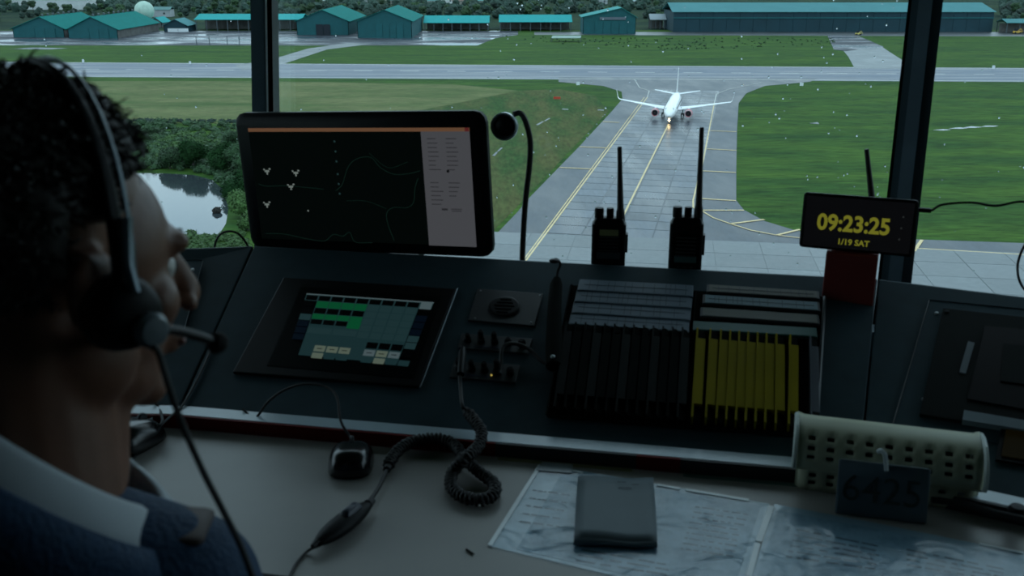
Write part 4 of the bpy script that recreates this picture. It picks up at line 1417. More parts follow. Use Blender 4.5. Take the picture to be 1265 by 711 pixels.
# ---- webcam on a gooseneck
pb = at_y(645, 322, 1.86); pb.z = deckz()
tw = thing('gooseneck_webcam', 'round black headed gooseneck webcam in a clear shade beside the monitor', 'webcam', pb)
Yg = 1.87
part('gooseneck', MB().tube(spline([pb, at_y(646, 300, Yg), at_y(649, 250, Yg), at_y(654, 205, Yg), at_y(655, 175, Yg), at_y(650, 152, Yg - .005), at_y(643, 140, Yg - .01), at_y(634, 141, Yg - .015)], 6), [.0055] * 43, 8), M_rub, tw, smooth=True)
hc = at_y(623, 156, Yg - .03)
hd = (CO - hc).normalized()
hd = (hd + Vector((-.35, 0, -.15))).normalized()
Mh = frame(hc, hd.orthogonal(), hd)
part('hood', MB().lathe([(.010, -.030), (.020, -.022), (.026, -.004), (.026, .004), (.0235, .006), (.0225, -.002), (.0205, -.004), (.0, -.006)], hc, Mh, 24, cap=False), mat('clear_hood', (.45, .52, .56), .2, metal=.3), tw, 'clear greyish rim', smooth=True)
part('lens', MB().ell(hc, (.019, .019, .012), Mh, nu=20, nv=12), M_blk, tw, smooth=True)
part('base', MB().lathe([(0, 0), (.022, 0), (.022, .006), (.008, .010), (0, .010)], pb, n=20), M_blk, tw)

# ---- handheld radios
def radio(xc, ytop, ybot, wpx, Y, lab, ax_, ant_top, label_m=None, lcd=None, yaw=0.15):
    p = at_y(xc, ybot, Y); p.z = deckz()
    top = at_y(xc, ytop, Y)
    H = top.z - p.z
    sc = (at_y(xc + wpx, ytop, Y) - top).x
    Mr = Matrix.Rotation(yaw, 3, 'Z')
    t = thing('handheld_radio', lab, 'radio', p, None)
    A = lambda x, y, z: p + Mr @ Vector((x, y, z))
    D = .034
    body = MB().box(A(0, 0, H * .47), (sc, D, H * .94), Mr, taper=1.0, bev=.006)
    part('body', body, M_blk, t, smooth=True)
    part('shoulder', MB().box(A(0, 0, H * .965), (sc * .90, D * .85, H * .09), Mr, taper=.92, bev=.004), M_blk, t, smooth=True)
    part('front_plate', MB().box(A(0, -D / 2 - .001, H * .60), (sc * .78, .003, H * .36), Mr, bev=.0), M_blkmat, t)
    for k in range(6):
        part('grille_rib', MB().box(A(0, -D / 2 - .0035, H * (.45 + .055 * k)), (sc * .6, .002, .0016), Mr), M_dkgrey, t)
    part('clip', MB().box(A(sc * .53, 0, H * .6), (.004, D * .5, H * .3), Mr), M_blk, t)
    for k, xk in enumerate((-.30, .02)):
        r = (.0085, .0068)[k]
        part('knob', MB().lathe([(0, 0), (r, 0), (r, .016), (r * .9, .019), (0, .019)], A(sc * xk, 0, H * 1.0), Mr, 14), M_blk, t, smooth=True)
    a0 = A(sc * .33, 0, H * .95)
    tp = at_y(ant_top[0], ant_top[1], Y)
    part('antenna', MB().tube([a0, a0.lerp(tp, .12), a0.lerp(tp, .18), a0.lerp(tp, .7), a0.lerp(tp, .985), tp], [.0085, .0080, .0062, .0045, .0042, .0034], 12), M_rub, t, smooth=True)
    if label_m:
        part('sticker', MB().box(A(0, -D / 2 - .0035, H * .80), (sc * .55, .0015, .0115), Mr), mat('yellow_sticker', (.26, .26, .10), .6), t, 'dull yellow sticker')
        part('display', MB().box(A(0, -D / 2 - .003, H * .42), (sc * .7, .0012, .013), Mr), mat('dull_lcd', (.03, .045, .05), .4), t)
    if lcd:
        part('display', MB().box(A(0, -D / 2 - .003, H * .40), (sc * .66, .0012, .012), Mr), mat('green_grey_lcd', (.06, .13, .12), .3), t, 'pale green display')
        for k in range(3):
            part('key', MB().box(A(sc * .2 * (k - 1), -D / 2 - .003, H * .28), (.006, .0015, .003), Mr), M_dkgrey, t)
    return t
radio(751, 269, 327, 42, 1.80, 'shorter handheld radio with a dull yellow sticker on the console', 0, (765.5, 181), label_m=True, yaw=-.1)
radio(845.5, 268, 331, 41, 1.77, 'handheld radio with pale green display and longer antenna', 0, (867, 157), lcd=True, yaw=-.16)
radio(1058, 262, 340, 38, 1.735, 'handheld radio hidden behind the clock, only its antenna showing', 0, (1070.5, 184), yaw=-.25)

# ---- tablet clock on a red block
kL, kR = at_y(986.5, 308, 1.665), at_y(1127, 314.5, 1.60)
kz = (kL.z + kR.z) / 2
kL.z = kR.z = kz
kx = (kR - kL).normalized(); Wk = (kR - kL).length
kn = Vector((kx.y, -kx.x, 0))
if kn.y > 0: kn = -kn
ktl = at_plane(992, 238, kL, kn)
Hk = ktl.z - kz
upk = (Vector((0, 0, 1)) - kn * .06).normalized()
MK = Matrix((tuple(kx), tuple(upk), tuple(kx.cross(upk)))).transposed()
kn = kx.cross(upk)
kc = kL + kx * Wk / 2 + upk * Hk / 2
kb = Vector((kc.x, kc.y, deckz()))
tk = thing('clock_tablet', 'black tablet clock reading 09:23:25 on a dark red block', 'clock', Vector((kc.x, kc.y, kz)))
part('body', MB().box(kc - kn * .005, (Wk, Hk, .010), MK, bev=.006), M_blk, tk, smooth=True)
part('screen', MB().box(kc + kn * .0004, (Wk * .94, Hk * .90, .0008), MK), mat('clock_glass', (.003, .003, .004), .22, emit=(.001, .001, .0012), es=1), tk)
G_clk = glow('clock_yellow', (.21, .21, .022), 1.0)
part('digits', text_mb('09:23:25', Hk * .40, kc + kn * .0012 - kx * Wk * .035 + upk * Hk * -.015, MK, ext=.0002, bold=Hk * .012, sx=.90), G_clk, tk, 'yellow digits 09:23:25')
part('date', text_mb('1/19 SAT', Hk * .145, kc + kn * .0012 - kx * Wk * .02 - upk * Hk * .335, MK, ext=.0002, bold=Hk * .004), G_clk, tk, 'small yellow date 1/19 SAT')
for k, v in enumerate((.20, 0.0, -.20)):
    part('icon', MB().ell(kc + kx * Wk * (.385 - .006 * k) + upk * Hk * v + kn * .0012, (.0016, .0016, .0004), MK, nu=8, nv=4), glow('dim_icon', (.03, .035, .035), 1), tk)
tst = thing('clock_stand', 'dark red block holding up the clock', 'stand', kb + kn * -.01)
M_redb = mat('dark_red_block', (.20, .016, .012), .6)
b0, b1 = at_y(1019, 341, kb.y + .01), at_y(1085, 345, kb.y - .01)
wdt = (b1 - b0).length
bc = (at_y(1022, 320, kb.y + .01) + at_y(1083, 320, kb.y - .01)) / 2
bc2 = Vector((bc.x, bc.y, (deckz() + kz) / 2)) 
Hs = kz - deckz()
MKs = Matrix((tuple(kx), (-kx.y, kx.x, 0), (0, 0, 1))).transposed()
part('block', MB().box(bc2 + Vector((0, 0, -.001)), (wdt * .96, .030, Hs - .002), MKs), M_redb, tst, bevel=.002)
part('back_rest', MB().box(bc2 - kn * .017 + Vector((0, 0, .03)), (wdt * .8, .006, Hs + .05), MKs), M_redb, tst)
# power lead of the clock
pc = mp0 = kL + kx * (Wk + .001) + upk * Hk * .84
cbl = thing('power_lead', 'black power lead running right from the clock across the window', 'cable', pc)
part('plug', MB().box(pc + kx * .010 - kn * .005, (.020, .009, .007), MKs, bev=.002), M_blk, cbl)
d_ = kx * .022
part('cord', MB().tube(spline([pc + kx * .02 - kn * .005, at_y(1165, 252.5, 1.60), at_y(1200, 250, 1.59), at_y(1230, 254, 1.58), at_y(1266, 249, 1.57), at_y(1310, 262, 1.56), at_y(1340, 330, 1.54), at_y(1335, 395, 1.50)], 6), .0021, 8), M_rub, cbl, smooth=True)
o = MB().tube(spline([at_y(1275, 290, 1.62), at_y(1263, 308, 1.62), at_y(1257, 330, 1.62), at_y(1262, 352, 1.62), at_y(1280, 372, 1.62)], 6), .0022, 8).build('loose_cable', M_rub, smooth=True)
tag(o, 'thin black cable hanging at the right edge of the window', 'cable')
o = MB().tube(spline([at_y(265, 318, 1.98), at_y(266, 300, 1.98), at_y(274, 288, 1.98), at_y(288, 286, 1.98), at_y(300, 294, 1.98), at_y(312, 315, 2.0)], 6), .0024, 8).build('loose_cable', M_rub, smooth=True)
tag(o, 'short black cable looping up behind the console left of the monitor', 'cable')

# ---- desk things
def dk(x, y, h=0.0): return at_z(x, y, DZ + h)
def mouse(c, yaw, L, W_, H, lab):
    t = thing('computer_mouse', lab, 'mouse', c)
    Mr = Matrix.Rotation(yaw, 3, 'Z')
    mb = MB()
    nu, nv = 24, 9
    for i in range(nv + 1):
        th = math.pi / 2 * i / nv
        for k in range(nu):
            ph = 2 * math.pi * k / nu
            x, y = math.cos(ph), math.sin(ph)
            sq = (abs(x) ** 3 + abs(y) ** 3) ** (-1 / 3)
            r = math.cos(th) ** .55
            z = math.sin(th) * (1 - .22 * (y * r) - .1)
            mb.v.append(tuple(c + Mr @ Vector((x * sq * r * W_ / 2, y * sq * r * L / 2, .002 + z * H))))
    for i in range(nv):
        for k in range(nu):
            j = (k + 1) % nu
            mb.f.append((i * nu + k, i * nu + j, (i + 1) * nu + j, (i + 1) * nu + k))
    mb.f.append(tuple(range(nu)))
    part('shell', mb, mat('glossy_black_plastic', (.006, .007, .008), .22), t, smooth='all')
    part('wheel', MB().lathe([(0, -.003), (.008, -.003), (.009, 0), (.008, .003), (0, .003)], c + Mr @ Vector((0, L * .26, H * .78)), Mr @ Matrix.Rotation(R(90), 3, 'Y'), 14), M_dkgrey, t)
    part('button_gap', MB().box(c + Mr @ Vector((0, L * .40, H * .55)), (.0012, L * .12, .004), Mr), M_alu, t)
    return t, Mr
mc_ = dk(434, 574)
tmo, Mr = mouse(mc_, R(4), .092, .066, .034, 'glossy black mouse on the desk below the touch screen')
tail = mc_ + Mr @ Vector((0, .046, .014))
part('cable', MB().tube(spline([tail, at_y(421, 520, 1.375), at_y(416, 490, 1.41), at_y(402, 477, 1.43), at_y(375, 474, 1.44), at_y(350, 482, 1.44), at_y(330, 497, 1.435), at_y(315, 516, 1.43), on(300, 505, .004)], 6), .0021, 8), M_rub, tmo, smooth=True)
tmo2, Mr2 = mouse(dk(162, 549), R(-25), .105, .080, .042, 'black mouse half hidden behind the chin and collar')
part('cable', MB().tube(spline([dk(185, 534, .012), dk(200, 522, .03), at_y(197, 505, 1.46), onL(188, 492, .004)], 6), .0021, 8), M_rub, tmo2, smooth=True)
o = MB().tube(spline([on(270, 410, .003), on(247, 462, .003), on(226, 500, .004), at_z(214, 511, PZ + .003), dk(196, 528, .024), dk(180, 548, .004), dk(158, 575, .0025)], 6), .0018, 8).build('thin_cord', mat('grey_black_cord', (.02, .022, .025), .5), smooth=True)
tag(o, 'thin dark cord running down the left seam of the console onto the desk', 'cable')
# headset lead: switch, coiled cord and jack
pts_c = [(457, 618, .012), (466, 605, .010), (474, 590, .010), (482, 570, .012), (494, 554, .014), (513, 544, .016), (542, 542, .018), (561, 549, .016), (574, 566, .014), (594, 584, .012), (611, 598, .010), (608, 612, .010), (590, 617, .010), (568, 611, .010), (557, 598, .010), (560, 582, .012), (574, 566, .034), (590, 552, .034), (595, 534, .040), (586, 519, .045), (575, 506, .045)]
ctr = spline([dk(x, y, h) for x, y, h in pts_c], 10)
tcd = thing('coiled_cord', 'thick black coiled cord looping over the desk edge to the lower jacks', 'cable', dk(585, 600))
start = 25
coil = ctr[start:]
# resample evenly then wind a helix
def resample(P, ds):
    out = [P[0]]; acc = 0
    for i in range(1, len(P)):
        a, b = P[i - 1], P[i]
        L = (b - a).length
        while acc + L >= ds:
            t_ = (ds - acc) / L
            a = a.lerp(b, t_); L = (b - a).length; acc = 0
            out.append(a)
        acc += L
    return out
cs = resample(coil, .0011)
hx = []
for i, p in enumerate(cs):
    tdir = (cs[min(i + 2, len(cs) - 1)] - cs[max(i - 2, 0)]).normalized()
    u = (Vector((0, 0, 1)) - tdir * tdir.z)
    u = u.normalized() if u.length > .05 else tdir.orthogonal().normalized()
    v_ = tdir.cross(u)
    a = i * .0011 / .0062 * 2 * math.pi
    e = min(1, i / 12, (len(cs) - 1 - i) / 12)
    rr_ = .0072 * max(e, .05)
    q = p + u * math.cos(a) * rr_ + v_ * math.sin(a) * rr_
    if q.z < DZ + .0032 and q.y < 1.37: q.z = DZ + .0032
    hx.append(q)
part('coil', MB().tube(hx, .0029, 6), M_rub, tcd, smooth='all')
part('core', MB().tube(cs, .0058, 8), M_rub, tcd, smooth='all')
part('straight_lead', MB().tube(spline([ctr[0], ctr[8], ctr[16], ctr[start + 1]], 5), .0030, 8), M_rub, tcd, smooth=True)
part('jack_lead', MB().tube(spline([cs[-1], on(571, 500, .03), on(569, 480, .02), on(568, 462, .025), on(569, 448, .03), on(571, 436, .03)], 5), .0030, 8), M_rub, tcd, smooth=True)
part('plug', MB().tube([on(569, 462, .028), on(571, 436, .030), on(572, 430, .028)], [.006, .0065, .004], 12), M_blk, tcd, smooth=True)
tsw = thing('talk_switch', 'black inline push to talk switch lying on the desk below the mouse', 'switch', dk(422, 652))
sa, sb = dk(390, 672, .012), dk(457, 621, .013)
sd_ = (sb - sa).normalized()
Ms = frame(sa, sd_, (0, 0, 1))
sc_ = (sa + sb) / 2
Ls = (sb - sa).length
mb = MB()
nseg = 14
for i in range(nseg + 1):
    t_ = i / nseg
    wv = math.sin(math.pi * min(max(t_, .03), .97)) ** .45
    for k in range(16):
        a = 2 * math.pi * k / 16
        mb.v.append(tuple(sa.lerp(sb, t_) + Ms @ Vector((0, .0165 * wv * math.cos(a), .0115 * wv * math.sin(a)))))
for i in range(nseg):
    for k in range(16):
        j = (k + 1) % 16
        mb.f.append((i * 16 + k, i * 16 + j, (i + 1) * 16 + j, (i + 1) * 16 + k))
mb.f.append(tuple(range(16))); mb.f.append(tuple(nseg * 16 + k for k in range(16)))
part('body', mb, M_blk, tsw, smooth='all')
part('rocker', MB().box(sa.lerp(sb, .64) + Vector((0, 0, .012)), (.034, .015, .008), Ms, taper=.8, bev=.003), mat('blue_black_rocker', (.015, .022, .045), .4), tsw, smooth=True)
part('end_sleeve', MB().tube([sb - sd_ * .004, sb + sd_ * .008], [.007, .004], 10), M_rub, tsw)
part('end_sleeve', MB().tube([sa + sd_ * .004, sa - sd_ * .006], [.006, .0035], 10), M_rub, tsw)

# papers and sleeves
M_doc = two_tone('printed_sheet', (.13, .25, .34), (.30, .46, .57), 22, .55, .6, .35, .6, (1, 1, 1), fine=.12)
def sleeve_mat():
    m = bpy.data.materials.new('clear_sleeve')
    m.use_nodes = True
    n, l = m.node_tree.nodes, m.node_tree.links
    n.clear()
    out = n.new('ShaderNodeOutputMaterial')
    tr = n.new('ShaderNodeBsdfTransparent'); tr.inputs[0].default_value = (.9, .94, .96, 1)
    gl = n.new('ShaderNodeBsdfGlossy'); gl.inputs['Roughness'].default_value = .22
    mx_ = n.new('ShaderNodeMixShader')
    g = n.new('ShaderNodeTexCoord')
    nz_ = n.new('ShaderNodeTexNoise'); nz_.inputs['Scale'].default_value = 14; nz_.inputs['Detail'].default_value = 3; nz_.inputs['Distortion'].default_value = 1.2
    l.new(g.outputs['Object'], nz_.inputs['Vector'])
    bp = n.new('ShaderNodeBump'); bp.inputs['Strength'].default_value = .5; bp.inputs['Distance'].default_value = .011
    l.new(nz_.outputs[0], bp.inputs['Height'])
    l.new(bp.outputs[0], gl.inputs['Normal'])
    mx_.inputs[0].default_value = 0.10; l.new(tr.outputs[0], mx_.inputs[1]); l.new(gl.outputs[0], mx_.inputs[2])
    l.new(mx_.outputs[0], out.inputs[0])
    return m
M_sleeve = sleeve_mat()
def sheet(pxs, h, th, m, t, nm, lab=None):
    return part(nm, MB().slab([dk(x, y, h) for x, y in pxs], th), m, t, lab)
def sleeve(outer, innr, lab, lines, h0, seed):
    c = dk(sum(p[0] for p in outer) / len(outer), sum(p[1] for p in outer) / len(outer))
    t = thing('chart_sleeve', lab, 'document', c)
    sheet(outer, h0 + .0004, .0004, mat('milky_film', (.32, .46, .55), .35), t, 'backing')
    sheet(innr, h0 + .0008, .0004, M_doc, t, 'chart')
    rn = random.Random(seed)
    ink = MB()
    for (a, b, c_, d, nr) in lines:
        for k in range(nr):
            s = (k + .5) / nr
            p = dk(a[0] + (d[0] - a[0]) * s, a[1] + (d[1] - a[1]) * s, h0 + .0010)
            q = dk(b[0] + (c_[0] - b[0]) * s, b[1] + (c_[1] - b[1]) * s, h0 + .0010)
            x = 0.0
            dv = q - p
            nn_ = Vector((-dv.y, dv.x, 0)).normalized() * .0014
            while x < .95:
                e = min(1, x + rn.uniform(.05, .3))
                ink.slab([p + dv * x - nn_, p + dv * e - nn_, p + dv * e + nn_, p + dv * x + nn_], .0002)
                x = e + rn.uniform(.02, .08)
    part('print', ink, mat('grey_print', (.05, .08, .11), .7), t)
    ff = MB(); ff.add([dk(x, y, h0 + .0016) for x, y in outer], [tuple(range(len(outer)))]); part('film', ff, M_sleeve, t)
    ed = [dk(x, y, h0 + .0018) for x, y in outer]
    return t, ed
out1 = [(604, 674), (668, 572), (951, 622), (935, 665), (905, 745), (700, 700)]
out1 = [(604, 674), (880, 740), (912, 748), (951, 622), (668, 572)]
in1 = [(638, 678), (880, 734), (903, 738), (940, 624), (694, 584)]
ts1, _ = sleeve(out1, in1, 'clear sleeve with printed charts under the folded grey sheet', [((660, 600), (705, 606), (690, 655), (640, 648), 5), ((860, 622), (925, 632), (905, 690), (840, 680), 9), ((720, 675), (830, 695), (822, 712), (710, 695), 3)], 0, 4)
M_edge = mat('white_heat_seal', (.80, .86, .88), .25)
def seal(t, a, b, wd):
    p, q = dk(a[0], a[1], .0024), dk(b[0], b[1], .0024)
    n_ = (q - p).cross(Vector((0, 0, 1))).normalized() * wd
    part('seal_edge', MB().slab([p - n_, q - n_, q + n_, p + n_], .0006), M_edge, t)
seal(ts1, (605, 673), (668, 573), .0030)
seal(ts1, (668, 573), (720, 583), .0020)
seal(ts1, (812, 598), (840, 603), .0024)
seal(ts1, (847, 604), (925, 617), .0028)
part('tape', MB().slab([dk(662, 580, .0030), dk(706, 584, .0030), dk(708, 573, .0030), dk(670, 570, .0030)], .0008), mat('tape_film', (.30, .34, .36), .3), ts1)
out2 = [(918, 745), (1330, 830), (1330, 697), (1265, 683), (1080, 645), (957, 622)]
in2 = [(926, 738), (1320, 815), (1320, 700), (1265, 690), (1080, 652), (962, 630)]
ts2, _ = sleeve(out2, in2, 'wrinkled clear sleeve of charts in the lower right corner', [((985, 650), (1090, 672), (1080, 705), (970, 690), 6), ((1120, 675), (1240, 700), (1240, 720), (1120, 700), 4)], 0, 9)
seal(ts2, (953, 624), (937, 668), .0042)
seal(ts2, (936, 670), (925, 711), .0036)
seal(ts2, (1210, 671), (1265, 682), .0022)
# folded grey sheet
tf = thing('folded_sheet', 'folded blue grey sheet lying on the chart sleeve', 'paper', dk(760, 630, .002))
M_fold = mat('blue_grey_paper', (.115, .155, .175), .6, var=.06)
fa_, fb_, fc_, fd_ = dk(709, 664, .012), dk(812, 669, .010), dk(807, 590, .004), dk(714, 587, .004)
rows = 8
mb = MB()
for i in range(rows + 1):
    s = i / rows
    for j in range(9):
        u = j / 8
        p = fd_.lerp(fc_, u).lerp(fa_.lerp(fb_, u), s)
        p = p + Vector((0, 0, .003 * math.sin(math.pi * s) + .0015 * math.sin(u * 7)))
        mb.v.append(tuple(p))
for i in range(rows):
    for j in range(8):
        a = i * 9 + j
        mb.f.append((a, a + 1, a + 10, a + 9))
up_ = part('upper_leaf', mb, M_fold, tf, smooth='all')
so = up_.modifiers.new('thick', 'SOLIDIFY'); so.thickness = .0006
mb = MB()
for j in range(9):
    u = j / 8
    e = fa_.lerp(fb_, u)
    b = Vector((e.x, e.y, DZ + .0028))
    fwd = Vector((e.x - fd_.lerp(fc_, u).x, e.y - fd_.lerp(fc_, u).y, 0)).normalized()
    top = e + Vector((0, 0, .0015 * math.sin(u * 7)))
    for k in range(5):
        a = math.pi * k / 4
        mid = (top + b) / 2; hh = (top.z - b.z) / 2
        mb.v.append(tuple(Vector((mid.x, mid.y, mid.z)) + fwd * .005 * math.sin(a) + Vector((0, 0, hh * math.cos(a)))))
    mb.v.append((fd_.lerp(fc_, u).x, fd_.lerp(fc_, u).y, DZ + .0028))
for j in range(8):
    for k in range(5):
        a = j * 6 + k
        mb.f.append((a, a + 1, a + 7, a + 6))
part('lower_leaf', mb, M_fold, tf, smooth='all')
fz = fd_.lerp(fc_, .5)
fx = (fc_ - fd_).normalized()
Mf = frame(fz, fx, (0, 0, 1))
kk = MB()
for q_ in ((768, 595, .012), (785, 598, .010), (772, 602, .018)):
    kk.box(dk(q_[0], q_[1], .0075), (q_[2], .0016, .0003), Mf)
part('heading', kk, M_ink, tf)
# small pen mark / clip on the desk
o = MB().tube([dk(576, 678, .0016), dk(585, 684, .0016)], .0014, 6).build('paper_clip', M_blk)
tag(o, 'tiny dark clip lying on the bare desk left of the sleeve', 'clip')

# ---- cream basket
bl, br = dk(984, 603), dk(1203, 632)
bx = (br - bl); Lb = bx.length; bx.normalize()
by = Vector((-bx.y, bx.x, 0))
tbk = thing('plastic_basket', 'cream plastic basket with rows of slots at the console edge', 'basket', (bl + br) / 2)
M_cream = mat('cream_plastic', (.40, .42, .30), .5, var=.05)
prof = [(0, 0), (-.001, .010), (-.0015, .017), (-.002, .022), (-.0025, .029), (-.003, .036), (-.009, .037), (-.0095, .046), (-.008, .052), (-.006, .057), (-.003, .063), (.001, .068), (.006, .074), (.012, .078), (.024, .084), (.045, .087), (.066, .084)]
NC = 48
def bpt(u, pr):
    endr = 0
    return bl + bx * (Lb * u) + by * pr[0] + Vector((0, 0, pr[1]))
mb = MB()
npf = len(prof)
for i in range(NC + 1):
    u = i / NC
    # rounded ends
    e = min(u, 1 - u) * Lb
    shr = 0
    if e < .012: shr = .008 * (1 - e / .012) ** 2
    for j, pr in enumerate(prof):
        flare = .006 * (1 if pr[1] > .0365 else 0)
        uu = u + (flare / Lb) * (2 * u - 1)
        mb.v.append(tuple(bl + bx * (Lb * uu) + by * (pr[0] + shr) + Vector((0, 0, pr[1]))))
for i in range(NC):
    for j in range(npf - 1):
        hole = False
        ph_ = (i - 2) % 5
        if ph_ in (1, 2) and 2 <= i < NC - 1 and j in (8, 10, 12):
            hole = True
        if ph_ in (1, 2) and 2 <= i < NC - 1 and j in (1, 3):
            hole = True
        if hole: continue
        a = i * npf + j
        mb.f.append((a, a + npf, a + npf + 1, a + 1))
fw = part('front_wall', mb, M_cream, tbk, smooth=True)
sm = fw.modifiers.new('thick', 'SOLIDIFY'); sm.thickness = .0022
sm.offset = 0
Db = .085
ew = MB()
for u, s in ((0, -1), (1, 1)):
    vs = []
    for pr in prof:
        fl_ = .003 * s
        vs.append(bl + bx * (Lb * u + fl_ ) + by * (pr[0] + .008) + Vector((0, 0, pr[1])))
    for z_ in (.075, .0):
        vs.append(bl + bx * (Lb * u + .003 * s) + by * (Db - .004) + Vector((0, 0, z_)))
    part('end_wall', MB().slab(vs, .0022, bx * s), M_cream, tbk)
back = [(Db - p_[0], p_[1]) for p_ in prof]
part('back_wall', MB().slab([bl + by * Db, br + by * Db, br + by * (Db - .015) + Vector((0, 0, .083)), bl + by * (Db - .015) + Vector((0, 0, .083))], .0022, by), M_cream, tbk)
part('bottom', MB().slab([bl + by * .004, br + by * .004, br + by * Db, bl + by * Db], .0015).box((bl + br) / 2 + by * .04 + Vector((0, 0, .001)), (.01, .01, .001)), M_cream, tbk)
part('lip', MB().tube([bl - bx * .004 + by * -.0095 + Vector((0, 0, .037)), br + bx * .004 + by * -.0095 + Vector((0, 0, .037))], .0014, 5), M_cream, tbk)
for u, s in ((0, -1), (1, 1)):
    part('pale_end_cap', MB().tube([bl + bx * (Lb * u) + by * pr[0] + bx * (s * .007) + Vector((0, 0, pr[1])) for pr in prof[6:]], .0035, 6), mat('pale_cap', (.5, .56, .52), .4), tbk, 'paler end moulding')
# card with number
qa, qb = dk(1031, 634), dk(1144, 648)
qx = (qb - qa).normalized()
qn = Vector((qx.y, -qx.x, 0))
if qn.y > 0: qn = -qn
qw = (qb - qa).length
upq = (Vector((0, 0, 1)) - qn * .28).normalized()
qt = at_plane(1036, 567, qa, qx.cross(upq))
Hq = (qt - qa).dot(upq)
nq = qx.cross(upq)
if nq.dot(qn) < 0: nq = -nq
MQ = Matrix((tuple(qx), tuple(upq), tuple(qx.cross(upq)))).transposed()
tq = thing('number_card', 'dark grey card marked 6425 leaning on the cream basket', 'card', (qa + qb) / 2)
part('panel', MB().box(qa + qx * qw / 2 + upq * Hq / 2 + Vector((0, 0, .001)), (qw, Hq, .005), MQ, bev=.003), mat('slate_card', (.07, .105, .125), .5), tq, smooth=True)
part('digits', text_mb('6425', Hq * .70, qa + qx * qw * .49 + upq * Hq * .50 + nq * .0034, MQ, ext=.0003, bold=-.0003, sx=1.0), mat('digit_ink', (.03, .045, .04), .6), tq, 'thin dark digits 6425')
th_ = thing('white_hook', 'small white plastic hook clipped on top of the number card', 'hook', at_plane(1094, 580, qa, qx.cross(upq)))
hk = [at_plane(1095, 581, qa + nq * .004, nq), at_plane(1094, 566, qa + nq * .005, nq), at_plane(1092, 559, qa + nq * .004, nq), at_plane(1088, 556, qa + nq * .001, nq), at_plane(1085, 558, qa - nq * .002, nq)]
part('stem', MB().tube(spline(hk, 5), .0030, 8), mat('white_hook_plastic', (.45, .5, .5), .4), th_, smooth=True)
# round knob and black bar on the ledge at right
kp = at_z(1255, 632, PZ + .004)
o = MB().lathe([(0, 0), (.011, 0), (.012, .006), (.009, .011), (0, .012)], at_z(1256, 634, PZ), n=20).build('round_knob', M_blk, smooth=True)
tag(o, 'round black knob on the pale ledge at the right edge', 'knob')
o = MB().tube(spline([at_z(1150, 617, PZ + .004), at_z(1190, 622, PZ + .005), at_z(1225, 632, PZ + .005), at_z(1275, 643, PZ + .005)], 5), .0045, 8).build('black_cable', M_rub, smooth=True)
tag(o, 'thick black cable along the ledge right of the basket', 'cable')

# ================================================================== THE MAN
HC = at_d(53, 326, .70)            # head centre between the ears
YAW = R(-40)                        # face turned to the right of the view
MH = Matrix.Rotation(YAW, 3, 'Z') @ Matrix.Rotation(R(-10), 3, 'X') @ Matrix.Rotation(R(-2), 3, 'Y')
def hp(x, y, z): return HC + MH @ Vector((x, y, z))
def voxel(mb, name, m, parent, size, sm=4, disp=0.0):
    me = bpy.data.meshes.new('tmp')
    me.from_pydata(mb.v, [], mb.f)
    ob = bpy.data.objects.new('tmp', me)
    COL.objects.link(ob)
    r_ = ob.modifiers.new('r', 'REMESH'); r_.mode = 'VOXEL'; r_.voxel_size = size
    s_ = ob.modifiers.new('s', 'SMOOTH'); s_.iterations = sm; s_.factor = .5
    bpy.context.view_layer.update()
    me2 = bpy.data.meshes.new_from_object(ob.evaluated_get(bpy.context.evaluated_depsgraph_get()))
    bpy.data.objects.remove(ob)
    me2.shade_smooth()
    me2.name = name
    b = ORI[parent.name]
    for v in me2.vertices:
        v.co = v.co - b
    return link(name, me2, m, parent)
pel = Vector((-.36, .46, .53))
man = thing('person', 'man with headset, white collar and dark blue sweater seated at left', 'person', Vector((pel.x, pel.y, .0)))
M_skin = mat('brown_skin', (.17, .075, .045), .5, var=.10, scale=40, bump=.1)
M_hair = mat('black_hair', (.010, .008, .007), .55, var=.3, scale=60)
M_blue = mat('dark_blue_knit', (.004, .030, .075), .85, var=.15, scale=220, bump=.3)
M_shirt = mat('white_shirt', (.36, .40, .43), .7, var=.05)
M_trs = mat('dark_trousers', (.015, .017, .022), .85)
b = MB()
E = lambda x, y, z, r, **k: b.ell(hp(x, y, z), r, MH, nu=22, nv=14, **k)
E(0, -.025, .036, (.077, .091, .084))            # skull
E(0, .026, .012, (.065, .062, .070))             # forehead
E(0, .038, -.028, (.058, .058, .070))            # face
E(0, .040, -.078, (.047, .048, .038))            # jaw
E(0, .080, -.100, (.020, .018, .016))            # chin
for s in (-1, 1):
    E(s * .050, .010, -.060, (.020, .035, .036)) # jaw angle
    E(s * .040, .058, -.024, (.024, .022, .024)) # cheekbone
    E(s * .026, .082, .018, (.022, .012, .010))  # brow ridge
    E(s * .014, .108, -.034, (.008, .009, .007)) # nostril wing
    E(s * .080, -.004, -.008, (.008, .020, .030))# ear
    E(s * .086, -.014, .000, (.006, .012, .022))
    E(s * .078, .006, -.032, (.007, .008, .010)) # ear lobe
b.limb(hp(0, .093, .010), hp(0, .116, -.026), .008, .011)
E(0, .116, -.030, (.011, .012, .009))
E(0, .097, -.058, (.023, .010, .006))
E(0, .095, -.068, (.020, .011, .007))
NB = HC + Vector((-.012, -.042, -.160))          # base of the neck
b.limb(hp(0, -.020, -.040), NB, .060, .064, 20)
b.limb(hp(0, .030, -.080), NB + Vector((.012, .018, .01)), .035, .050, 16)
SHR, SHL = Vector((-.250, .625, 1.005)), Vector((-.53, .575, 1.005))
ELR, ELL = Vector((-.150, .560, .735)), Vector((-.680, .520, .735))
WRR, WRL = Vector((-.235, .745, .655)), Vector((-.500, .735, .650))
CH = Vector((-.385, .545, .93))
WA = Vector((-.36, .475, .68))
b.ell(CH, (.150, .095, .16), nu=20, nv=12)
b.limb(CH, WA, .10, .105, 18)
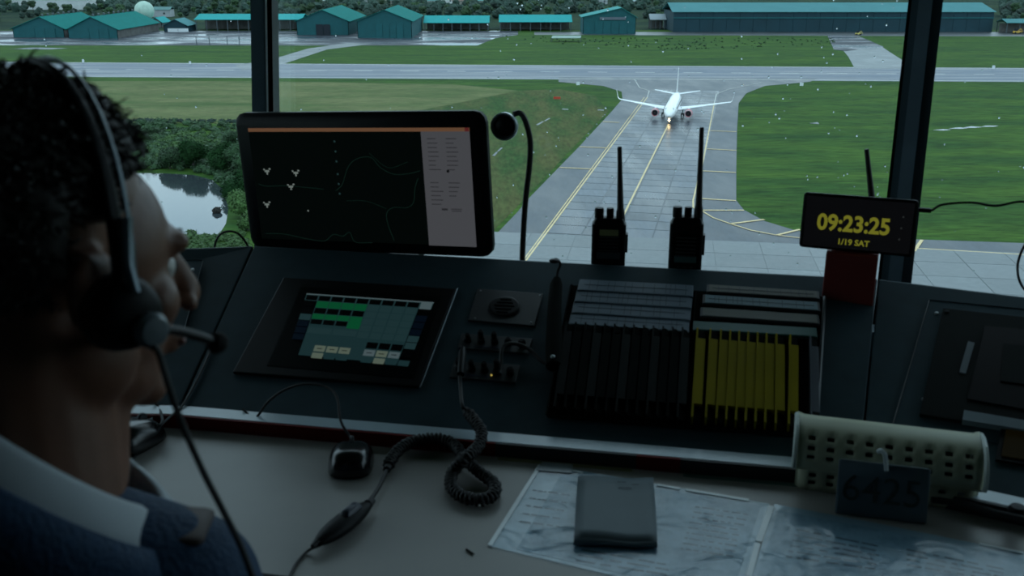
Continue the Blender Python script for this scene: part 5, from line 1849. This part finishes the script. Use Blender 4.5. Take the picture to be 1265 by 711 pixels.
b.ell(pel + Vector((0, 0, .03)), (.155, .11, .11), nu=20, nv=12)
b.limb(NB + Vector((0, 0, -.05)), SHR, .045, .048, 16)
b.limb(NB + Vector((0, 0, -.05)), SHL, .045, .048, 16)
for s, sh, el, wr in ((1, SHR, ELR, WRR), (-1, SHL, ELL, WRL)):
    b.limb(sh, el, .046, .036)
    b.limb(el, wr, .037, .025)
    hip = pel + Vector((s * .09, .0, .0))
    knee = Vector((pel.x + s * .12, .90, .53)); ank = Vector((pel.x + s * .12, .86, .10))
    b.limb(hip, knee, .072, .052)
    b.limb(knee, ank, .050, .036)
    b.limb(ank + Vector((0, -.02, -.055)), ank + Vector((0, .15, -.065)), .036, .030)
    # hand resting on the thigh: palm, four fingers, thumb
    dv = (Vector((pel.x + s * .10, .84, .625)) - wr).normalized()
    sdv = dv.cross(Vector((0, 0, 1))).normalized()
    palm = wr + dv * .050
    for q in (-.024, -.008, .008, .024):
        b.limb(wr + dv * .012 + sdv * q * .6, wr + dv * .085 + sdv * q, .014, .0115, 10)
    for k, (q, L_) in enumerate(((-.027, .062), (-.009, .074), (.009, .070), (.027, .054))):
        p0 = wr + dv * .085 + sdv * q
        p1 = p0 + dv * L_ * .45 + sdv * q * .15 + Vector((0, 0, -.004))
        p2 = p1 + dv * L_ * .32 + Vector((0, 0, -.012))
        p3 = p2 + dv * L_ * .20 + Vector((0, 0, -.016))
        b.limb(p0, p1, .0098, .0092, 8); b.limb(p1, p2, .0092, .0084, 8); b.limb(p2, p3, .0084, .0074, 8)
    t0 = wr + dv * .025 - sdv * s * .022
    t1 = t0 + dv * .035 - sdv * s * .024 + Vector((0, 0, -.006))
    t2 = t1 + dv * .030 - sdv * s * .006 + Vector((0, 0, -.008))
    b.limb(t0, t1, .0125, .0105, 8); b.limb(t1, t2, .0105, .0085, 8)
body = voxel(b, 'body', M_skin, man, .0045, 3)
# clothing
g_ = MB()
g_.ell(CH, (.168, .112, .175), nu=22, nv=14)
g_.limb(CH, WA, .118, .120, 20)
g_.ell(WA + Vector((0, 0, -.05)), (.150, .120, .09), nu=20, nv=10)
g_.limb(NB + Vector((.0, -.015, -.045)), SHR + Vector((0, 0, .0)), .070, .068, 18)
g_.limb(NB + Vector((.0, -.015, -.045)), SHL, .070, .068, 18)
g_.ell(NB + Vector((0, .0, -.060)), (.095, .085, .06), nu=20, nv=10)
for sh, el, wr in ((SHR, ELR, WRR), (SHL, ELL, WRL)):
    g_.limb(sh, el, .066, .050, 16)
    g_.limb(el, el.lerp(wr, .80), .052, .038, 14)
sweater = voxel(g_, 'sweater', M_blue, man, .006, 6)
k_ = MB()
k_.ell(pel + Vector((0, .0, .02)), (.175, .130, .10), nu=20, nv=12)
for s in (1, -1):
    hip = pel + Vector((s * .09, .0, .0)); knee = Vector((pel.x + s * .12, .90, .53)); ank = Vector((pel.x + s * .12, .86, .13))
    k_.limb(hip, knee, .086, .066, 16); k_.limb(knee, ank, .064, .050, 14)
voxel(k_, 'trousers', M_trs, man, .010, 4)
for s in (1, -1):
    sh_ = MB()
    a = Vector((pel.x + s * .12, .86, .05))
    sh_.limb(a + Vector((0, -.02, .01)), a + Vector((0, .15, -.008)), .042, .037, 14); sh_.box(a + Vector((0, .07, -.040)), (.08, .25, .018), bev=.02)
    part('shoe', sh_, M_blk, man, smooth=True)
# white collar folded round the neck
mb = MB()
NCOL = 48
for i in range(NCOL + 1):
    a = 2 * math.pi * (i / NCOL) + math.pi / 2        # starts and ends at the throat
    f_ = math.cos(a - math.pi / 2)                    # 1 at throat, -1 at nape
    d = Matrix.Rotation(R(-26), 3, 'Z') @ Vector((math.cos(a), math.sin(a), 0))
    rz = NB.z + .046 - .050 * f_ - .045 * d.x
    cxy = Vector((NB.x + .004, NB.y + .004, 0)) + Matrix.Rotation(R(-26), 3, 'Z') @ Vector((0, .012 * (f_ + 1) / 2, 0))
    for (rr_, zz) in ((.0665, -.030), (.0690, .0), (.0725, .006), (.0790, .002), (.0900, -.020), (.1010, -.040 - .012 * max(0, f_) ** 2)):
        mb.v.append(tuple(cxy + d * rr_ + Vector((0, 0, rz + zz))))
for i in range(NCOL):
    for j in range(5):
        a = i * 6 + j
        mb.f.append((a, a + 6, a + 7, a + 1))
cl_ = part('shirt_collar', mb, M_shirt, man, 'white shirt collar', smooth='all')
so = cl_.modifiers.new('thick', 'SOLIDIFY'); so.thickness = .003
# sweater collar band lying outside the shirt collar
mb = MB()
for i in range(NCOL + 1):
    a = 2 * math.pi * (i / NCOL) + math.pi / 2
    f_ = math.cos(a - math.pi / 2)
    d = Matrix.Rotation(R(-26), 3, 'Z') @ Vector((math.cos(a), math.sin(a), 0))
    rz = NB.z + .013 - .062 * f_ - .045 * d.x
    for (rr_, zz) in ((.088, -.02), (.096, .004), (.104, .006), (.116, -.010), (.124, -.05)):
        mb.v.append(tuple(Vector((NB.x + .004, NB.y + .010, 0)) + d * rr_ * 1.0 + Vector((0, 0, rz + zz))))
for i in range(NCOL):
    for j in range(4):
        a = i * 5 + j
        mb.f.append((a, a + 5, a + 6, a + 1))
cb = part('sweater_collar', mb, M_blue, man, smooth='all')
so = cb.modifiers.new('thick', 'SOLIDIFY'); so.thickness = .004
# shoulder board on the right shoulder
sb0 = SHR + Vector((-.030, .0, .058)); sb1 = SHR + Vector((.032, .004, .050))
dsb = (sb1 - sb0).normalized()
Msb = frame(sb0, dsb, (0, 0, 1))
part('shoulder_board', MB().box((sb0 + sb1) / 2 + Vector((0, 0, .009)), ((sb1 - sb0).length, .046, .005), Msb, bev=.006), mat('brown_black_board', (.05, .032, .028), .7), man, 'dark brown shoulder board', smooth=True)
# face details
for s in (-1, 1):
    part('eye', MB().ell(hp(s * .030, .0725, -.001), .0115, nu=14, nv=10), mat('eye_white', (.55, .53, .50), .3), man, smooth=True)
    part('iris', MB().ell(hp(s * .0315, .0825, -.0012), (.0052, .0026, .0052), MH, nu=12, nv=8), M_hair, man)
    part('eyebrow', MB().tube([hp(s * .012, .0915, .021), hp(s * .028, .0895, .025), hp(s * .043, .080, .021)], [.0015, .0025, .001], 6), M_hair, man)
part('lips', MB().ell(hp(0, .101, -.063), (.021, .008, .007), MH, nu=14, nv=8), mat('lip_skin', (.20, .08, .065), .5), man, smooth=True)
# hair: cap, then curls standing out of it
def hair_region(d):
    x, y, z = d
    if z > .52: return True
    if y < .05 and z > -.62: return True
    if y < .42 and z > .10: return True
    if y < .62 and z > .34: return True
    return False
hb = MB()
nu, nv = 48, 30
idx = {}
def cap(d, off=0.0):
    return hp(d.x * (.080 + off), -.026 + d.y * (.094 + off), .036 + d.z * (.087 + off))
for i in range(nv + 1):
    th = math.pi * i / nv
    for k in range(nu):
        ph = 2 * math.pi * k / nu
        d = Vector((math.sin(th) * math.cos(ph), math.sin(th) * math.sin(ph), math.cos(th)))
        if not hair_region(d): continue
        off = .006 + .010 * noise.noise(d * 5) + .006 * noise.noise(d * 13) + (.004 if (d.z > .5 and d.y > .1) else 0)
        if d.z < -.45: off -= .006
        idx[(i, k)] = len(hb.v)
        hb.v.append(tuple(cap(d, off)))
for i in range(nv):
    for k in range(nu):
        j = (k + 1) % nu
        q = [(i, k), (i + 1, k), (i + 1, j), (i, j)]
        if all(c in idx for c in q):
            hb.f.append(tuple(idx[c] for c in q))
hr = part('hair', hb, M_hair, man, 'short black wavy hair', smooth='all')
so = hr.modifiers.new('thick', 'SOLIDIFY'); so.thickness = .014; so.offset = -1
cu = MB()
rn = random.Random(77)
made = 0
while made < 5200:
    d = Vector((rn.gauss(0, 1), rn.gauss(0, 1), rn.gauss(0, 1))).normalized()
    if not hair_region(d): continue
    made += 1
    tp_ = max(0, d.z)
    L = rn.uniform(.003, .007) + .004 * tp_ + (.002 if d.y > .2 and d.z > .4 else 0)
    if d.z < -.3: L *= .45
    flow = Vector((0, .5, -.35 + tp_ * .3)) + Vector((rn.gauss(0, .45), rn.gauss(0, .45), rn.gauss(0, .45)))
    root = Vector((d.x * .084, -.026 + d.y * .098, .036 + d.z * .092))
    o1 = d * (L * .55) + flow * (L * .3)
    o2 = d * (L * .60) + flow * (L * .9)
    o3 = d * (L * .25) + flow * (L * 1.3)
    r = rn.uniform(.0006, .0013)
    cu.tube([hp(*(root)), hp(*(root + o1)), hp(*(root + o2)), hp(*(root + o3))], [r, r, r * .8, r * .3], 3, cap=False)
o = part('curls', cu, M_hair, hr)
o['kind'] = 'stuff'

# ---- headset
ths = thing('headset', 'black headset with boom microphone and cable worn by the man', 'headset', hp(0, 0, .16))
M_band = mat('silver_grey_band', (.10, .13, .15), .35, metal=.5)
def band(sx0, r, zoff, m, nm, wid, y0):
    P = []
    for k in range(0, 25):
        a = R(-4 + 188 * k / 24)
        P.append(hp(math.cos(a) * (.092 + r), y0 - .008 * math.sin(a), -.002 + math.sin(a) * (.134 + r)))
    return part(nm, MB().tube(P, wid, 8, flat=.45), m, ths, smooth='all')
band(0, .004, 0, M_blk, 'headband', .009, .004)
band(0, .0095, 0, M_band, 'band_strip', .0034, .011)
MHX = MH @ Matrix.Rotation(R(90), 3, 'Y')
for s in (1, -1):
    c = hp(s * .097, .006, -.018)
    Ms_ = MHX if s > 0 else MH @ Matrix.Rotation(R(-90), 3, 'Y')
    part('cushion', MB().lathe([(.010, -.014), (.022, -.014), (.026, -.009), (.026, -.002), (.022, .001), (.010, .001)], c, Ms_, 28), M_rub, ths, smooth=True)
    part('ear_cup', MB().lathe([(.0235, .000), (.024, .005), (.022, .011), (.017, .015), (.009, .017), (0, .0172)], c, Ms_, 28), M_blk, ths, smooth=True)
    part('yoke', MB().tube([hp(s * .100, .004, .045), hp(s * .104, .004, .015), hp(s * .112, .005, -.002)], [.005, .004, .004], 8), M_band, ths, smooth=True)
piv = hp(.117, .014, -.026)
part('swivel', MB().lathe([(0, -.004), (.011, -.004), (.012, .002), (.009, .006), (0, .007)], piv, MHX, 20), mat('grey_swivel', (.14, .17, .19), .35), ths, 'grey boom swivel', smooth=True)
mend = at_d(268, 423, .70)
bpath = spline([piv, piv.lerp(mend, .35) + Vector((0, 0, .003)), piv.lerp(mend, .7) + Vector((0, 0, .002)), mend], 6)
part('boom', MB().tube(bpath, [.0045] + [.0034] * (len(bpath) - 1), 10), M_rub, ths, smooth=True)
part('microphone', MB().ell(mend, (.0080, .0080, .0078), nu=18, nv=12), mat('black_foam', (.005, .005, .005), .95, bump=.4, scale=300), ths, 'round foam tip', smooth=True)
cbp = spline([piv + Vector((0, 0, -.012)), at_d(196, 435, .62), at_d(208, 475, .62), at_d(226, 525, .63), at_d(250, 580, .64), at_d(278, 635, .65), at_d(300, 680, .655), at_d(318, 740, .66), at_d(330, 860, .70)], 6)
part('cable', MB().tube(cbp, .0022, 8), M_rub, ths, smooth=True)
o = MB().tube(spline([dk(390, 674, .010), dk(378, 682, .0025), dk(366, 696, .0022), dk(358, 712, .0022), dk(352, 722, .0022)], 6), .0019, 8).build('switch_lead', M_rub, smooth=True)
tag(o, 'thin black lead leaving the talk switch towards the desk edge', 'cable')

# ---- the chair that carries him (below the frame)
tch = thing('office_chair', 'dark swivel chair the man sits on, below the picture', 'chair', Vector((pel.x, pel.y - .02, 0)))
sz = pel.z - .105
part('seat', MB().box((pel.x, pel.y + .05, sz - .035), (.50, .50, .08), bev=.05), M_dkgrey, tch, smooth=True)
part('backrest', MB().box((pel.x - .03, pel.y - .255, .72), (.44, .07, .42), bev=.03), M_dkgrey, tch, smooth=True)
part('back_bar', MB().tube([(pel.x - .02, pel.y - .12, sz - .08), (pel.x - .02, pel.y - .30, sz - .06), (pel.x - .02, pel.y - .30, .62)], .015, 8), M_blk, tch)
part('gas_column', MB().tube([(pel.x, pel.y, .09), (pel.x, pel.y, sz - .07)], .028, 12), M_blk, tch)
for k in range(5):
    a = R(72 * k + 20)
    e = Vector((pel.x + .27 * math.cos(a), pel.y - .02 + .27 * math.sin(a), .075))
    part('leg', MB().tube([(pel.x, pel.y - .02, .10), tuple(e)], [.026, .016], 8), M_blk, tch)
    part('castor', MB().lathe([(0, -.012), (.028, -.012), (.030, 0), (.028, .012), (0, .012)], e + Vector((0, 0, -.044)), Matrix.Rotation(a, 3, 'Z') @ Matrix.Rotation(R(90), 3, 'X'), 14), M_rub, tch)

for o in SC.objects:
    if '_b' in o: del o['_b']
